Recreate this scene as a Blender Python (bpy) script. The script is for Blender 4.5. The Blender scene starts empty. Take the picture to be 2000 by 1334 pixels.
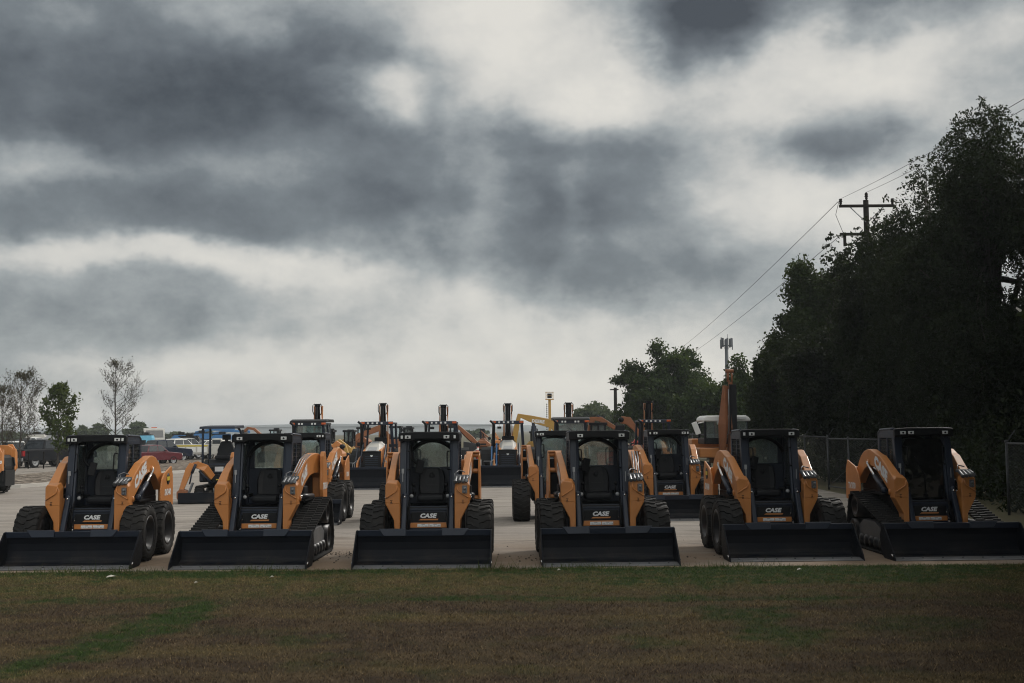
import bpy, bmesh, math, random
import numpy as np
from mathutils import Matrix, Vector, Euler
random.seed(7)
RNG = np.random.default_rng(11)
SC = bpy.context.scene
SC.render.engine = 'CYCLES'; SC.cycles.filter_width = 1.1
COL = SC.collection
R = math.radians
# ------------------------------------------------------------------ camera
F, CH = 2250.0, 2.14
PITCH = math.atan((840 - 667) / F)
CAMROT = Matrix.Rotation(R(90) + PITCH, 3, 'X') @ Matrix.Rotation(R(-0.5), 3, 'Z')
cam_d = bpy.data.cameras.new('camera')
cam_d.sensor_width = 36.0
cam_d.lens = F / 2000 * 36
cam_d.clip_end = 8000
cam_d.clip_start = 0.1
cam = bpy.data.objects.new('camera', cam_d)
COL.objects.link(cam)
cam.matrix_world = Matrix.Translation((0, 0, CH)) @ CAMROT.to_4x4()
SC.camera = cam
def ray(x, y):
    return CAMROT @ Vector(((x - 1000) / F, (667 - y) / F, -1.0))
def at(x, y, Y):                       # world point on a survey line at distance Y
    d = ray(x, y); k = Y / d.y
    return Vector((d.x * k, Y, CH + d.z * k))
def gr(x, y, z=0.0):                   # ground point
    d = ray(x, y); k = (z - CH) / d.z
    return Vector((d.x * k, d.y * k, z))
# ------------------------------------------------------------------ nodes / materials
def nd(nt, typ, ins=None, **props):
    n = nt.nodes.new(typ)
    for k, v in props.items(): setattr(n, k, v)
    for k, v in (ins or {}).items():
        s = n.inputs[k]
        if isinstance(v, bpy.types.NodeSocket): nt.links.new(v, s)
        else: s.default_value = v
    return n
def mth(nt, op, a, b=None, c=None, clamp=False):
    n = nt.nodes.new('ShaderNodeMath'); n.operation = op; n.use_clamp = clamp
    for i, v in enumerate((a, b, c)):
        if v is None: continue
        if isinstance(v, bpy.types.NodeSocket): nt.links.new(v, n.inputs[i])
        else: n.inputs[i].default_value = v
    return n.outputs[0]
def mixc(nt, f, a, b, mode='MIX'):
    n = nt.nodes.new('ShaderNodeMix'); n.data_type = 'RGBA'; n.blend_type = mode
    for i, v in ((0, f), (6, a), (7, b)):
        if isinstance(v, bpy.types.NodeSocket): nt.links.new(v, n.inputs[i])
        elif i == 0: n.inputs[0].default_value = v
        else: n.inputs[i].default_value = (v[0], v[1], v[2], 1)
    return n.outputs[2]
def ramp(nt, f, pts, interp='LINEAR'):
    n = nt.nodes.new('ShaderNodeValToRGB'); cr = n.color_ramp; cr.interpolation = interp
    while len(cr.elements) < len(pts): cr.elements.new(0.5)
    for e, (p, c) in zip(cr.elements, pts):
        e.position = p
        e.color = (c, c, c, 1) if not isinstance(c, tuple) else (c[0], c[1], c[2], 1)
    nt.links.new(f, n.inputs[0])
    return n.outputs[0]
def noise(nt, vec, scale, detail=4, rough=0.55, dist=0.0):
    n = nd(nt, 'ShaderNodeTexNoise', {'Scale': scale, 'Detail': detail, 'Roughness': rough, 'Distortion': dist})
    if vec is not None: nt.links.new(vec, n.inputs['Vector'])
    return n.outputs[0]
def new_mat(name):
    m = bpy.data.materials.new(name); m.use_nodes = True
    nt = m.node_tree; nt.nodes.clear()
    out = nt.nodes.new('ShaderNodeOutputMaterial')
    return m, nt, out
DUST = (0.20, 0.165, 0.125)
def mat(name, col, rough=0.5, metal=0.0, var=0.12, scale=5.0, dust=0.0, spec=0.5, bump=0.0, coat=0.0):
    m, nt, out = new_mat(name)
    tc = nt.nodes.new('ShaderNodeTexCoord'); v = tc.outputs['Object']
    n1 = noise(nt, v, scale, 5, 0.6)
    c = mixc(nt, n1, tuple(x * (1 - var) for x in col), tuple(min(1, x * (1 + var)) for x in col))
    if dust > 0:
        n2 = noise(nt, v, 2.3, 6, 0.65)
        sep = nd(nt, 'ShaderNodeSeparateXYZ', {0: v})
        zf = mth(nt, 'MULTIPLY_ADD', sep.outputs[2], -0.55, 0.75, clamp=True)
        f = mth(nt, 'MULTIPLY', ramp(nt, n2, [(0.38, 0.0), (0.75, 1.0)]), mth(nt, 'ADD', zf, 0.15))
        c = mixc(nt, mth(nt, 'MULTIPLY', f, dust, clamp=True), c, DUST)
    n3 = noise(nt, v, scale * 4, 4, 0.6)
    rr = mth(nt, 'MULTIPLY_ADD', n3, 0.3, rough - 0.15, clamp=True)
    b = nd(nt, 'ShaderNodeBsdfPrincipled', {'Base Color': c, 'Roughness': rr, 'Metallic': metal, 'Specular IOR Level': spec, 'Coat Weight': coat})
    if bump > 0:
        bp = nd(nt, 'ShaderNodeBump', {'Height': noise(nt, v, 60, 3), 'Strength': bump, 'Distance': 0.01})
        nt.links.new(bp.outputs[0], b.inputs['Normal'])
    nt.links.new(b.outputs[0], out.inputs[0])
    return m
def glass(name, tint, refl=0.12, rough=0.03):
    m, nt, out = new_mat(name)
    tc = nt.nodes.new('ShaderNodeTexCoord')
    f = nd(nt, 'ShaderNodeFresnel', {'IOR': 1.5}).outputs[0]
    n = noise(nt, tc.outputs['Object'], 4, 5, 0.6)
    tr = nd(nt, 'ShaderNodeBsdfTransparent', {'Color': (*tint, 1)})
    gl = nd(nt, 'ShaderNodeBsdfGlossy', {'Color': (0.9, 0.95, 1, 1), 'Roughness': rough})
    df = nd(nt, 'ShaderNodeBsdfDiffuse', {'Color': (0.42, 0.45, 0.44, 1)})
    s1 = nd(nt, 'ShaderNodeMixShader', {0: mth(nt, 'ADD', f, refl * 0.4, clamp=True), 1: tr.outputs[0], 2: gl.outputs[0]})
    s2 = nd(nt, 'ShaderNodeMixShader', {0: mth(nt, 'MULTIPLY', n, refl), 1: s1.outputs[0], 2: df.outputs[0]})
    nt.links.new(s2.outputs[0], out.inputs[0])
    return m
def leafmat(name, c1, c2, trans=0.35):
    m, nt, out = new_mat(name)
    g = nt.nodes.new('ShaderNodeNewGeometry')
    tc = nt.nodes.new('ShaderNodeTexCoord')
    n = noise(nt, tc.outputs['Object'], 0.7, 3)
    f = mth(nt, 'MULTIPLY_ADD', n, 0.9, mth(nt, 'MULTIPLY_ADD', g.outputs['Random Per Island'], 0.7, -0.35), clamp=True)
    c = mixc(nt, f, c1, c2)
    b = nd(nt, 'ShaderNodeBsdfPrincipled', {'Base Color': c, 'Roughness': 0.6, 'Specular IOR Level': 0.12})
    t = nd(nt, 'ShaderNodeBsdfTranslucent', {'Color': mixc(nt, 0.5, c, (0.10, 0.13, 0.02))})
    s = nd(nt, 'ShaderNodeMixShader', {0: trans, 1: b.outputs[0], 2: t.outputs[0]})
    nt.links.new(s.outputs[0], out.inputs[0])
    return m
M = {}
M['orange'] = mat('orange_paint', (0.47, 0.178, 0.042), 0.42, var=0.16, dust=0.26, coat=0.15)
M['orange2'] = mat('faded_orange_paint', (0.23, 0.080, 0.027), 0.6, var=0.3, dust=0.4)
M['yellow'] = mat('yellow_paint', (0.38, 0.22, 0.04), 0.5, var=0.2, dust=0.35)
M['red'] = mat('red_paint', (0.45, 0.05, 0.03), 0.45, var=0.15)
M['frame'] = mat('slate_frame_paint', (0.0125, 0.019, 0.034), 0.42, var=0.2, dust=0.02, spec=0.35)
def bucket_mat():
    m, nt, out = new_mat('scuffed_bucket_paint')
    v = nt.nodes.new('ShaderNodeTexCoord').outputs['Object']
    st = nd(nt, 'ShaderNodeMapping', {0: v, 3: (1.2, 14, 22)}).outputs[0]
    sep = nd(nt, 'ShaderNodeSeparateXYZ', {0: v})
    low = nd(nt, 'ShaderNodeMapRange', {0: sep.outputs[2], 1: .02, 2: .22, 3: 1.0, 4: .12}).outputs[0]
    sc = mth(nt, 'MULTIPLY', ramp(nt, noise(nt, st, 1.0, 8, .7), [(.48, 0), (.72, 1)]), low)
    c = mixc(nt, noise(nt, v, 4, 5), (.0026, .0038, .0068), (.0050, .0068, .0115))
    c = mixc(nt, mth(nt, 'MULTIPLY', sc, .55), c, (.055, .054, .054))
    c = mixc(nt, mth(nt, 'MULTIPLY', mth(nt, 'MULTIPLY', ramp(nt, noise(nt, v, 2.6, 6, .65), [(.5, 0), (.75, 1)]), low), .45), c, (.075, .060, .045))
    rr = mth(nt, 'MULTIPLY_ADD', noise(nt, st, 2.0, 5), .35, .33)
    b = nd(nt, 'ShaderNodeBsdfPrincipled', {'Base Color': c, 'Roughness': rr, 'Specular IOR Level': .13}); nt.links.new(b.outputs[0], out.inputs[0]); return m
M['bucket'] = bucket_mat()
M['edge'] = mat('worn_steel_edge', (0.12, 0.125, 0.135), 0.5, metal=0.2, var=0.4, dust=0.3)
M['black'] = mat('black_plastic', (0.0045, 0.005, 0.0065), 0.5, var=0.25, dust=0.015, spec=0.22)
M['rubber'] = mat('tyre_rubber', (0.0075, 0.0075, 0.008), 0.7, var=0.35, dust=0.07, bump=0.15, spec=0.25)
M['rim'] = mat('dark_rim', (0.016, 0.017, 0.02), 0.4, metal=0.2, dust=0.06)
M['seat'] = mat('seat_vinyl', (0.007, 0.008, 0.0105), 0.55, var=0.2, bump=0.1, spec=0.25)
M['chrome'] = mat('chrome_rod', (0.62, 0.62, 0.62), 0.2, metal=1.0, var=0.1)
M['steel'] = mat('grey_steel', (0.14, 0.145, 0.155), 0.4, metal=0.6, var=0.4)
M['white'] = mat('white_paint', (0.72, 0.72, 0.70), 0.4, var=0.06, coat=0.2)
M['offwhite'] = mat('dusty_white_paint', (0.46, 0.45, 0.42), 0.45, var=0.1, dust=0.2)
M['letter'] = mat('white_vinyl', (0.66, 0.67, 0.68), 0.45, var=0.05)
M['grey'] = mat('light_grey_paint', (0.30, 0.31, 0.32), 0.45, var=0.15)
M['lens'] = mat('lamp_lens', (0.62, 0.63, 0.63), 0.15, var=0.4, scale=60)
M['amber'] = mat('amber_lens', (0.50, 0.085, 0.012), 0.25, var=0.2)
M['taillight'] = mat('red_lens', (0.30, 0.012, 0.015), 0.2, var=0.2)
M['sticker'] = mat('yellow_vinyl', (0.55, 0.42, 0.03), 0.4, var=0.05)
M['navy'] = mat('navy_car_paint', (0.008, 0.013, 0.030), 0.42, var=0.1, coat=0.08, spec=.18)
M['maroon'] = mat('maroon_car_paint', (0.10, 0.010, 0.018), 0.3, var=0.1, coat=0.6)
M['charcoal'] = mat('charcoal_car_paint', (0.010, 0.011, 0.014), 0.42, var=0.1, coat=0.08, spec=.18)
M['blue'] = mat('blue_paint', (0.02, 0.12, 0.30), 0.4, var=0.15)
M['skyblue'] = mat('pale_blue_tarp', (0.12, 0.38, 0.55), 0.6, var=0.15)
M['glass'] = glass('cab_glass', (0.74, 0.84, 0.82), 0.30)
M['dusty'] = glass('dusty_cab_glass', (0.72, 0.82, 0.80), 0.62)
M['dglass'] = glass('dark_tinted_glass', (0.10, 0.125, 0.14), 0.02)
M['carglass'] = mat('car_window', (0.015, 0.02, 0.025), 0.08, var=0.2, spec=0.8)
M['concrete'] = mat('concrete', (0.44, 0.42, 0.39), 0.85, var=0.15, scale=3, bump=0.2)
M['wood'] = mat('weathered_pole_wood', (0.014, 0.012, 0.010), 0.9, var=0.3, scale=9, spec=.1)
M['galv'] = mat('galvanised_steel', (0.26, 0.27, 0.28), 0.45, metal=0.6, var=0.2)
M['bark'] = mat('bark', (0.040, 0.032, 0.026), 0.9, var=0.4, scale=8, bump=0.4)
M['wire'] = mat('wire', (0.02, 0.02, 0.02), 0.6)
M['wall'] = mat('warehouse_wall', (0.34, 0.37, 0.39), 0.7, var=0.05, scale=0.05)
M['paper'] = mat('paper', (0.42, 0.40, 0.35), 0.8)
M['fence'] = mat('dull_fence_steel', (0.045, 0.048, 0.052), 0.55, metal=0.3, var=0.3)
M['mastgrey'] = mat('mast_grey', (0.035, 0.042, 0.052), 0.5, var=0.2)
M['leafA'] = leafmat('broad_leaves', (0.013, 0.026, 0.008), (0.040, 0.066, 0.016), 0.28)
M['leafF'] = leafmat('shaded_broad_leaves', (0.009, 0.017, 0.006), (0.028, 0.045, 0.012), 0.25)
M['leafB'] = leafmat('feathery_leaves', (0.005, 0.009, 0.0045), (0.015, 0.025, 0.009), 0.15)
M['leafC'] = leafmat('young_leaves', (0.026, 0.042, 0.011), (0.066, 0.085, 0.02), 0.35)
M['leafD'] = leafmat('dry_leaves', (0.030, 0.026, 0.016), (0.075, 0.060, 0.030), 0.25)
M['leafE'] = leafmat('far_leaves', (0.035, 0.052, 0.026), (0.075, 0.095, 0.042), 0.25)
# ------------------------------------------------------------------ mesh builder
class MB:
    ymap = None                            # optional remap of y while one assembly is built
    def __init__(s): s.v = []; s.f = []; s.sm = []; s.cuts = []
    def add(s, vs, fs, smooth=False):
        o = len(s.v); s.v += [tuple(p) for p in vs]
        s.f += [tuple(i + o for i in f) for f in fs]; s.sm += [smooth] * len(fs); return s
    def piece(s): s.cuts.append((len(s.v), len(s.f))); return s
    def each(s, name, m, parent=None, bev=0.0, seg=2):
        cs = [(0, 0)] + s.cuts + [(len(s.v), len(s.f))]; r = []
        for (v0, f0), (v1, f1) in zip(cs, cs[1:]):
            if f1 == f0: continue
            q = MB(); q.v = s.v[v0:v1]; q.f = [tuple(i - v0 for i in f) for f in s.f[f0:f1]]; q.sm = s.sm[f0:f1]
            r.append(q.build(name, m, parent, bev, seg))
        return r
    def box(s, c, d, rot=None):
        hx, hy, hz = d[0] / 2, d[1] / 2, d[2] / 2
        p = [Vector((x, y, z)) for x in (-hx, hx) for y in (-hy, hy) for z in (-hz, hz)]
        if rot is not None:
            m = Euler(rot).to_matrix(); p = [m @ q for q in p]
        c = Vector(c)
        return s.add([q + c for q in p], [(0, 1, 3, 2), (4, 6, 7, 5), (0, 4, 5, 1), (2, 3, 7, 6), (0, 2, 6, 4), (1, 5, 7, 3)])
    def b2(s, x0, x1, y0, y1, z0, z1):
        return s.box(((x0 + x1) / 2, (y0 + y1) / 2, (z0 + z1) / 2), (abs(x1 - x0), abs(y1 - y0), abs(z1 - z0)))
    def loft(s, rings, smooth=False, cap=True, closed=False):
        n = len(rings[0]); vs = [p for r in rings for p in r]; fs = []
        m = len(rings)
        for i in range(m if closed else m - 1):
            a, b = i * n, ((i + 1) % m) * n
            for j in range(n):
                k = (j + 1) % n; fs.append((a + j, a + k, b + k, b + j))
        if cap and not closed:
            fs.append(tuple(range(n - 1, -1, -1))); fs.append(tuple((m - 1) * n + j for j in range(n)))
        return s.add(vs, fs, smooth)
    def prism(s, poly, a, b, axis='x'):
        def q(p, t):
            return (t, p[0], p[1]) if axis == 'x' else ((p[0], t, p[1]) if axis == 'y' else (p[0], p[1], t))
        return s.loft([[q(p, a) for p in poly], [q(p, b) for p in poly]])
    def tube(s, pts, r, n=8, smooth=True):
        pts = [Vector(p) for p in pts]; rs = r if isinstance(r, (list, tuple)) else [r] * len(pts)
        rings = []; ref = None
        for i, p in enumerate(pts):
            t = (pts[min(i + 1, len(pts) - 1)] - pts[max(i - 1, 0)])
            if t.length < 1e-9: t = Vector((0, 0, 1))
            t.normalize()
            if ref is None or abs(ref.dot(t)) > 0.95: ref = Vector((0, 0, 1)) if abs(t.z) < 0.9 else Vector((1, 0, 0))
            u = t.cross(ref).normalized(); w = u.cross(t)
            ref = w
            rings.append([p + (u * math.cos(2 * math.pi * k / n) + w * math.sin(2 * math.pi * k / n)) * rs[i] for k in range(n)])
        return s.loft(rings, smooth)
    def cyl(s, a, b, r, n=12): return s.tube([a, b], r, n)
    def bar(s, pts, w, h=None):           # rectangular beam along a path in a vertical plane; w across, h deep
        pts = [Vector(p) for p in pts]; rings = []
        for i, p in enumerate(pts):
            t = (pts[min(i + 1, len(pts) - 1)] - pts[max(i - 1, 0)]).normalized()
            u = t.cross(Vector((0, 0, 1)))
            u = Vector((1, 0, 0)) if u.length < 1e-3 else u.normalized()
            q = u.cross(t)
            ww = w[i] if isinstance(w, (list, tuple)) else w
            hh = (h[i] if isinstance(h, (list, tuple)) else h) if h is not None else ww
            rings.append([p + u * a * ww / 2 + q * b * hh / 2 for a, b in ((-1, -1), (1, -1), (1, 1), (-1, 1))])
        return s.loft(rings)
    def lathe(s, prof, c=(0, 0, 0), axis='x', n=32, smooth=True, closed=True):
        rings = []
        for k in range(n):
            a = 2 * math.pi * k / n; ca, sa = math.cos(a), math.sin(a); r_ = []
            for (r, h) in prof:
                p = (h, r * ca, r * sa) if axis == 'x' else ((r * ca, h, r * sa) if axis == 'y' else (r * ca, r * sa, h))
                r_.append((p[0] + c[0], p[1] + c[1], p[2] + c[2]))
            rings.append(r_)
        m = len(prof); vs = [p for r in rings for p in r]; fs = []
        for i in range(n):
            a, b = i * m, ((i + 1) % n) * m
            for j in range(m if closed else m - 1):
                k = (j + 1) % m; fs.append((a + j, a + k, b + k, b + j))
        return s.add(vs, fs, smooth)
    def ball(s, c, r, n=10, sz=1.0):
        prof = [(max(1e-4, r * math.sin(math.pi * i / n)), -r * sz * math.cos(math.pi * i / n)) for i in range(n + 1)]
        return s.lathe(prof, c, 'z', 12, True, False)
    def mesh(s, name, m):
        me = bpy.data.meshes.new(name)
        me.from_pydata(s.v if MB.ymap is None else [(x, MB.ymap(y), z) for x, y, z in s.v], [], s.f); me.update()
        bm = bmesh.new(); bm.from_mesh(me)
        bmesh.ops.recalc_face_normals(bm, faces=bm.faces)
        bm.to_mesh(me); bm.free()
        me.polygons.foreach_set('use_smooth', s.sm)
        me.materials.append(m if not isinstance(m, str) else M[m])
        return me
    def build(s, name, m, parent=None, bev=0.0, seg=2, loc=None, label=None):
        return link(name, s.mesh(name, m), parent, bev, seg, loc, label)
def link(name, me, parent=None, bev=0.0, seg=2, loc=None, label=None, rot=None):
    o = bpy.data.objects.new(name, me); COL.objects.link(o)
    if parent is not None: o.parent = parent
    if loc is not None: o.location = loc
    if rot is not None: o.rotation_euler = rot
    if bev > 0:
        b = o.modifiers.new('edge', 'BEVEL'); b.width = bev; b.segments = seg; b.limit_method = 'ANGLE'; b.angle_limit = R(35)
        b.harden_normals = False
    if label: o['label'] = label
    return o
def tag(o, label, cat, group=None, kind=None):
    if label: o['label'] = label
    if cat: o['category'] = cat
    if group: o['group'] = group
    if kind: o['kind'] = kind
    return o
def thing(name, label, cat, loc=(0, 0, 0), rz=0.0, group=None, sc=1.0):
    o = bpy.data.objects.new(name, None); COL.objects.link(o)
    o.location = loc; o.rotation_euler = (0, 0, rz); o.scale = (sc, sc, sc); o.empty_display_size = 0.3
    return tag(o, label, cat, group)
def copy_tree(o, parent=None):
    c = o.copy(); COL.objects.link(c)
    if parent is not None: c.parent = parent
    for ch in list(o.children): copy_tree(ch, c)
    return c
_tc = {}
def text_geo(txt, bold=0.02, shear=0.0, sx=1.0):
    k = (txt, bold, shear, sx)
    if k in _tc: return _tc[k]
    cu = bpy.data.curves.new('lettering', 'FONT'); cu.body = txt; cu.size = 1.0; cu.offset = bold
    cu.shear = shear; cu.resolution_u = 2; cu.fill_mode = 'FRONT'; cu.space_character = 1.05
    o = bpy.data.objects.new('lettering', cu); COL.objects.link(o)
    dg = bpy.context.evaluated_depsgraph_get()
    me = bpy.data.meshes.new_from_object(o.evaluated_get(dg))
    vs = np.array([v.co[:] for v in me.vertices]); fs = [tuple(p.vertices) for p in me.polygons]
    bpy.data.objects.remove(o); bpy.data.curves.remove(cu); bpy.data.meshes.remove(me)
    lo, hi = vs.min(0), vs.max(0)
    vs = vs[:, :2] - (lo + hi)[:2] / 2; vs /= (hi - lo)[1]; vs[:, 0] *= sx
    _tc[k] = (vs, fs, (hi - lo)[0] / (hi - lo)[1] * sx)
    return _tc[k]
def text(name, txt, h, fn, parent, m='letter', bold=0.02, shear=0.0, sx=1.0):
    """fn(u, v) -> local point; letters h tall, centred on 0,0"""
    vs, fs, _ = text_geo(txt, bold, shear, sx)
    me = bpy.data.meshes.new(name)
    P = [fn(u * h, v * h) for u, v in vs]
    if MB.ymap: P = [(x, MB.ymap(y), z) for x, y, z in P]
    me.from_pydata(P, [], fs); me.update()
    me.materials.append(M[m])
    return link(name, me, parent)
# ------------------------------------------------------------------ wheels (meshes shared)
_mc = {}
def cached(key, fn):
    if key not in _mc: _mc[key] = fn()
    return _mc[key]
def tyre_mesh(R_, W, rim, lugs=True):
    b = MB(); w = W / 2
    b.lathe([(rim, -w * 0.80), (rim + 0.02, -w * 0.92), (R_ * 0.72, -w), (R_ * 0.88, -w * 0.98), (R_ * 0.955, -w * 0.86), (R_ * 0.965, 0),
             (R_ * 0.955, w * 0.86), (R_ * 0.88, w * 0.98), (R_ * 0.72, w), (rim + 0.02, w * 0.92), (rim, w * 0.80)], n=40)
    if lugs:
        n = 21
        for side in (-1, 1):
            for k in range(n):
                a0 = 2 * math.pi * (k + (0.5 if side > 0 else 0)) / n
                rings = []
                for (x, da, r0, r1) in ((0.04, 0.10, R_ * 0.955, R_), (0.45, 0.06, R_ * 0.955, R_), (0.62, -0.01, R_ * 0.955, R_), (0.90, -0.02, R_ * 0.94, R_ * 0.985), (1.0, -0.03, R_ * 0.86, R_ * 0.90)):
                    rg = []
                    for (dd, rr) in ((-0.062, r0), (-0.05, r1), (0.05, r1), (0.062, r0)):
                        a = a0 + da + dd
                        rg.append((side * x * w, rr * math.cos(a), rr * math.sin(a)))
                    rings.append(rg)
                b.loft(rings)
    return b.mesh('tyre', 'rubber')
def rim_mesh(rim, W, side):
    b = MB(); w = W / 2 * side
    b.lathe([(rim, w * 0.86), (rim + 0.015, w * 0.93), (rim - 0.01, w * 0.95), (rim - 0.035, w * 0.85), (rim - 0.06, w * 0.35), (rim * 0.55, w * 0.2),
             (rim * 0.5, w * 0.45), (rim * 0.3, w * 0.5), (0.001, w * 0.5), (0.001, -w * 0.8), (rim, -w * 0.8)], n=32)
    for k in range(8):
        a = 2 * math.pi * k / 8
        b.cyl((w * 0.2, rim * 0.68 * math.cos(a), rim * 0.68 * math.sin(a)), (w * 0.30, rim * 0.68 * math.cos(a), rim * 0.68 * math.sin(a)), 0.016, 6)
    return b.mesh('wheel', 'rim')
def wheel(parent, x, y, R_, W, side, rimf=0.6, lugs=True, rimmat='rim'):
    rm = cached(('rim', R_, W, side, rimf), lambda: rim_mesh(R_ * rimf, W, side))
    tm = cached(('tyre', R_, W, rimf, lugs), lambda: tyre_mesh(R_, W, R_ * rimf, lugs))
    if rimmat != 'rim':
        rm = cached(('rim', R_, W, side, rimf, rimmat), lambda: (lambda q: (q.materials.clear(), q.materials.append(M[rimmat]), q)[2])(rm.copy()))
    o = link('wheel', rm, parent, loc=(x, y, R_ - 0.012))
    o.rotation_euler = (random.uniform(0, 6), 0, 0)
    link('tyre', tm, o)
    return o
# ------------------------------------------------------------------ skid steer loader
def interp(t, xs, ys): return float(np.interp(t, xs, ys))
def track_assembly(root, s):
    # rubber belt round sprocket and two idlers
    x0, x1 = 0.62 * s, 1.03 * s
    circ = [(-0.82, 0.27, 0.255), (0.80, 0.27, 0.255), (0.62, 0.78, 0.21)]      # y, z, r (front idler, rear idler, sprocket)
    circ = [(-0.74, 0.27, 0.255), (0.90, 0.27, 0.255), (0.76, 0.72, 0.24)]
    pts = []
    def arc(c, a0, a1, n=9):
        for i in range(n + 1):
            a = a0 + (a1 - a0) * i / n; pts.append((c[0] + c[2] * math.cos(a), c[1] + c[2] * math.sin(a)))
    arc(circ[0], R(106), R(270)); arc(circ[1], R(-90), R(16), 7); arc(circ[2], R(16), R(106), 7)
    # resample for lugs
    P = np.array(pts + [pts[0]]); seg = np.r_[0, np.cumsum(np.hypot(*np.diff(P, axis=0).T))]
    b = MB(); rings = []
    cy, cz = 0.1, 0.36
    for (y, z) in pts:
        d = Vector((y - cy, z - cz)); d.normalize()
        rings.append([(x0, y, z), (x1, y, z), (x1, y - d.x * 0.035, z - d.y * 0.035), (x0, y - d.x * 0.035, z - d.y * 0.035)])
    b.loft(rings, closed=True)
    n = 46
    for k in range(n):
        t = seg[-1] * k / n
        y, z = np.interp(t, seg, P[:, 0]), np.interp(t, seg, P[:, 1])
        y2, z2 = np.interp(t + 0.02, seg, P[:, 0]), np.interp(t + 0.02, seg, P[:, 1])
        tx = Vector((y2 - y, z2 - z)).normalized(); nx = Vector((tx.y, -tx.x))
        if nx.dot(Vector((y - cy, z - cz))) < 0: nx = -nx
        for (xa, xb, off) in ((x0, x0 + 0.13 * s, 0), (x0 + 0.14 * s, x1 - 0.14 * s, 0.5), (x1 - 0.13 * s, x1, 0)):
            o = Vector((y, z)) + tx * off * seg[-1] / n * 0.4
            q = [o - tx * 0.022, o + tx * 0.022, o + tx * 0.014 + nx * 0.028, o - tx * 0.014 + nx * 0.028]
            b.prism([(p.x, p.y) for p in q], xa, xb)
    belt = b.build('track_belt', 'rubber', root)
    b = MB()
    xi, xo = 0.66 * s, 0.98 * s
    for (y, z, r) in circ: b.lathe([(r - 0.04, xi), (r - 0.04, xo), (r - 0.10, xo), (r - 0.12, xo - 0.08 * s), (0.05, xo - 0.06 * s), (0.001, xo - 0.02 * s), (0.001, xi)], (0, y, z), n=22)
    for k in range(5): b.lathe([(0.10, xi), (0.10, xo - 0.02 * s), (0.03, xo), (0.001, xo), (0.001, xi)], (0, -0.5 + k * 0.26, 0.145), n=16)
    b.build('track_roller', 'rim', belt)
    b = MB()
    b.prism([(-0.72, 0.22), (0.78, 0.22), (0.80, 0.34), (0.45, 0.50), (-0.15, 0.50), (-0.60, 0.36)], xi + 0.03 * s, xo - 0.05 * s)
    b.build('track_frame', 'edge', belt, bev=0.01)
    return belt
BUCKET_P = [(-1.72, 0.012), (-1.25, 0.035), (-1.18, 0.07), (-1.13, 0.14), (-1.105, 0.24), (-1.11, 0.36), (-1.14, 0.47), (-1.16, 0.535)]
def bucket(root, w, prof, side, lip=0.075, pads=True):
    h = w / 2
    b = MB(); t = 0.02
    outer = []
    for i, (y, z) in enumerate(prof):
        a = Vector(prof[max(i - 1, 0)]); c = Vector(prof[min(i + 1, len(prof) - 1)])
        d = (c - a).normalized(); nn = Vector((d.y, -d.x))
        outer.append((y + nn.x * t, z + nn.y * t))
    b.loft([[(-h, *p), (h, *p), (h, *q), (-h, *q)] for p, q in zip(prof, outer)], smooth=False)
    for s in (-1, 1): b.prism(side, s * h, s * (h + 0.022))
    bk = b.build('bucket', 'bucket', root, bev=0.004, seg=1)
    b = MB(); y, z = prof[-1]
    b.prism([(y - 0.012, z - lip), (y + 0.03, z - lip), (y + 0.03, z + 0.02), (y - 0.035, z + 0.02)], -h, h)
    if pads:
        for s in (-1, 1):
            b.loft([[(s * h * 0.27, y - 0.062, z - lip * 0.9), (s * h * 0.27, y - 0.015, z - lip * 0.9), (s * h * 0.27, y - 0.01, z + 0.045), (s * h * 0.27, y - 0.045, z + 0.045)],
                    [(s * h * 0.60, y - 0.062, z - lip * 0.9), (s * h * 0.60, y - 0.015, z - lip * 0.9), (s * h * 0.68, y - 0.01, z + 0.045), (s * h * 0.68, y - 0.045, z + 0.045)]])
    b.build('bucket_lip', 'frame', bk, bev=0.005, seg=1)
    b = MB(); y0 = prof[0][0]
    b.loft([[(-h, y0 - 0.03, 0.006), (h, y0 - 0.03, 0.006), (h, y0 - 0.03, 0.012), (-h, y0 - 0.03, 0.012)],
            [(-h, y0 + 0.2, 0.022), (h, y0 + 0.2, 0.022), (h, y0 + 0.2, 0.042), (-h, y0 + 0.2, 0.042)]])
    for k in range(7):
        xx = -h + w * (k + 0.5) / 7; b.lathe([(0.016, 0.03), (0.016, 0.052), (0.001, 0.055), (0.001, 0.03)], (xx, y0 + 0.11, 0), 'z', 8)
    b.build('cutting_edge', 'edge', bk)
    b = MB()
    for s in (-1, 1): b.cyl((s * (h + 0.015), y0 + 0.07, 0.055), (s * (h + 0.03), y0 + 0.09, 0.10), 0.012, 6); b.piece()
    b.each('wear_bolt', 'chrome', bk)
    return bk
SIDE_P = [(-1.75, 0.0), (-1.70, 0.09), (-1.22, 0.55), (-1.14, 0.56), (-1.085, 0.36), (-1.08, 0.22), (-1.11, 0.12), (-1.17, 0.04), (-1.25, 0.0)]
ARM_V = dict(y=[-.86, -.72, -.40, -.05, .16, .30, .45, .62, .80, .98, 1.10, 1.20],
             zt=[1.245, 1.325, 1.475, 1.63, 1.665, 1.70, 1.735, 1.74, 1.705, 1.62, 1.52, 1.40],
             zb=[.93, .96, 1.10, 1.28, 1.40, 1.43, 1.45, 1.44, 1.38, 1.27, 1.18, 1.10],
             xi=[.50, .53, .56, .585, .60, .61, .62, .625, .625, .625, .625, .625],
             xo=[.69, .695, .70, .72, .735, .745, .755, .765, .77, .77, .77, .77])
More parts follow.
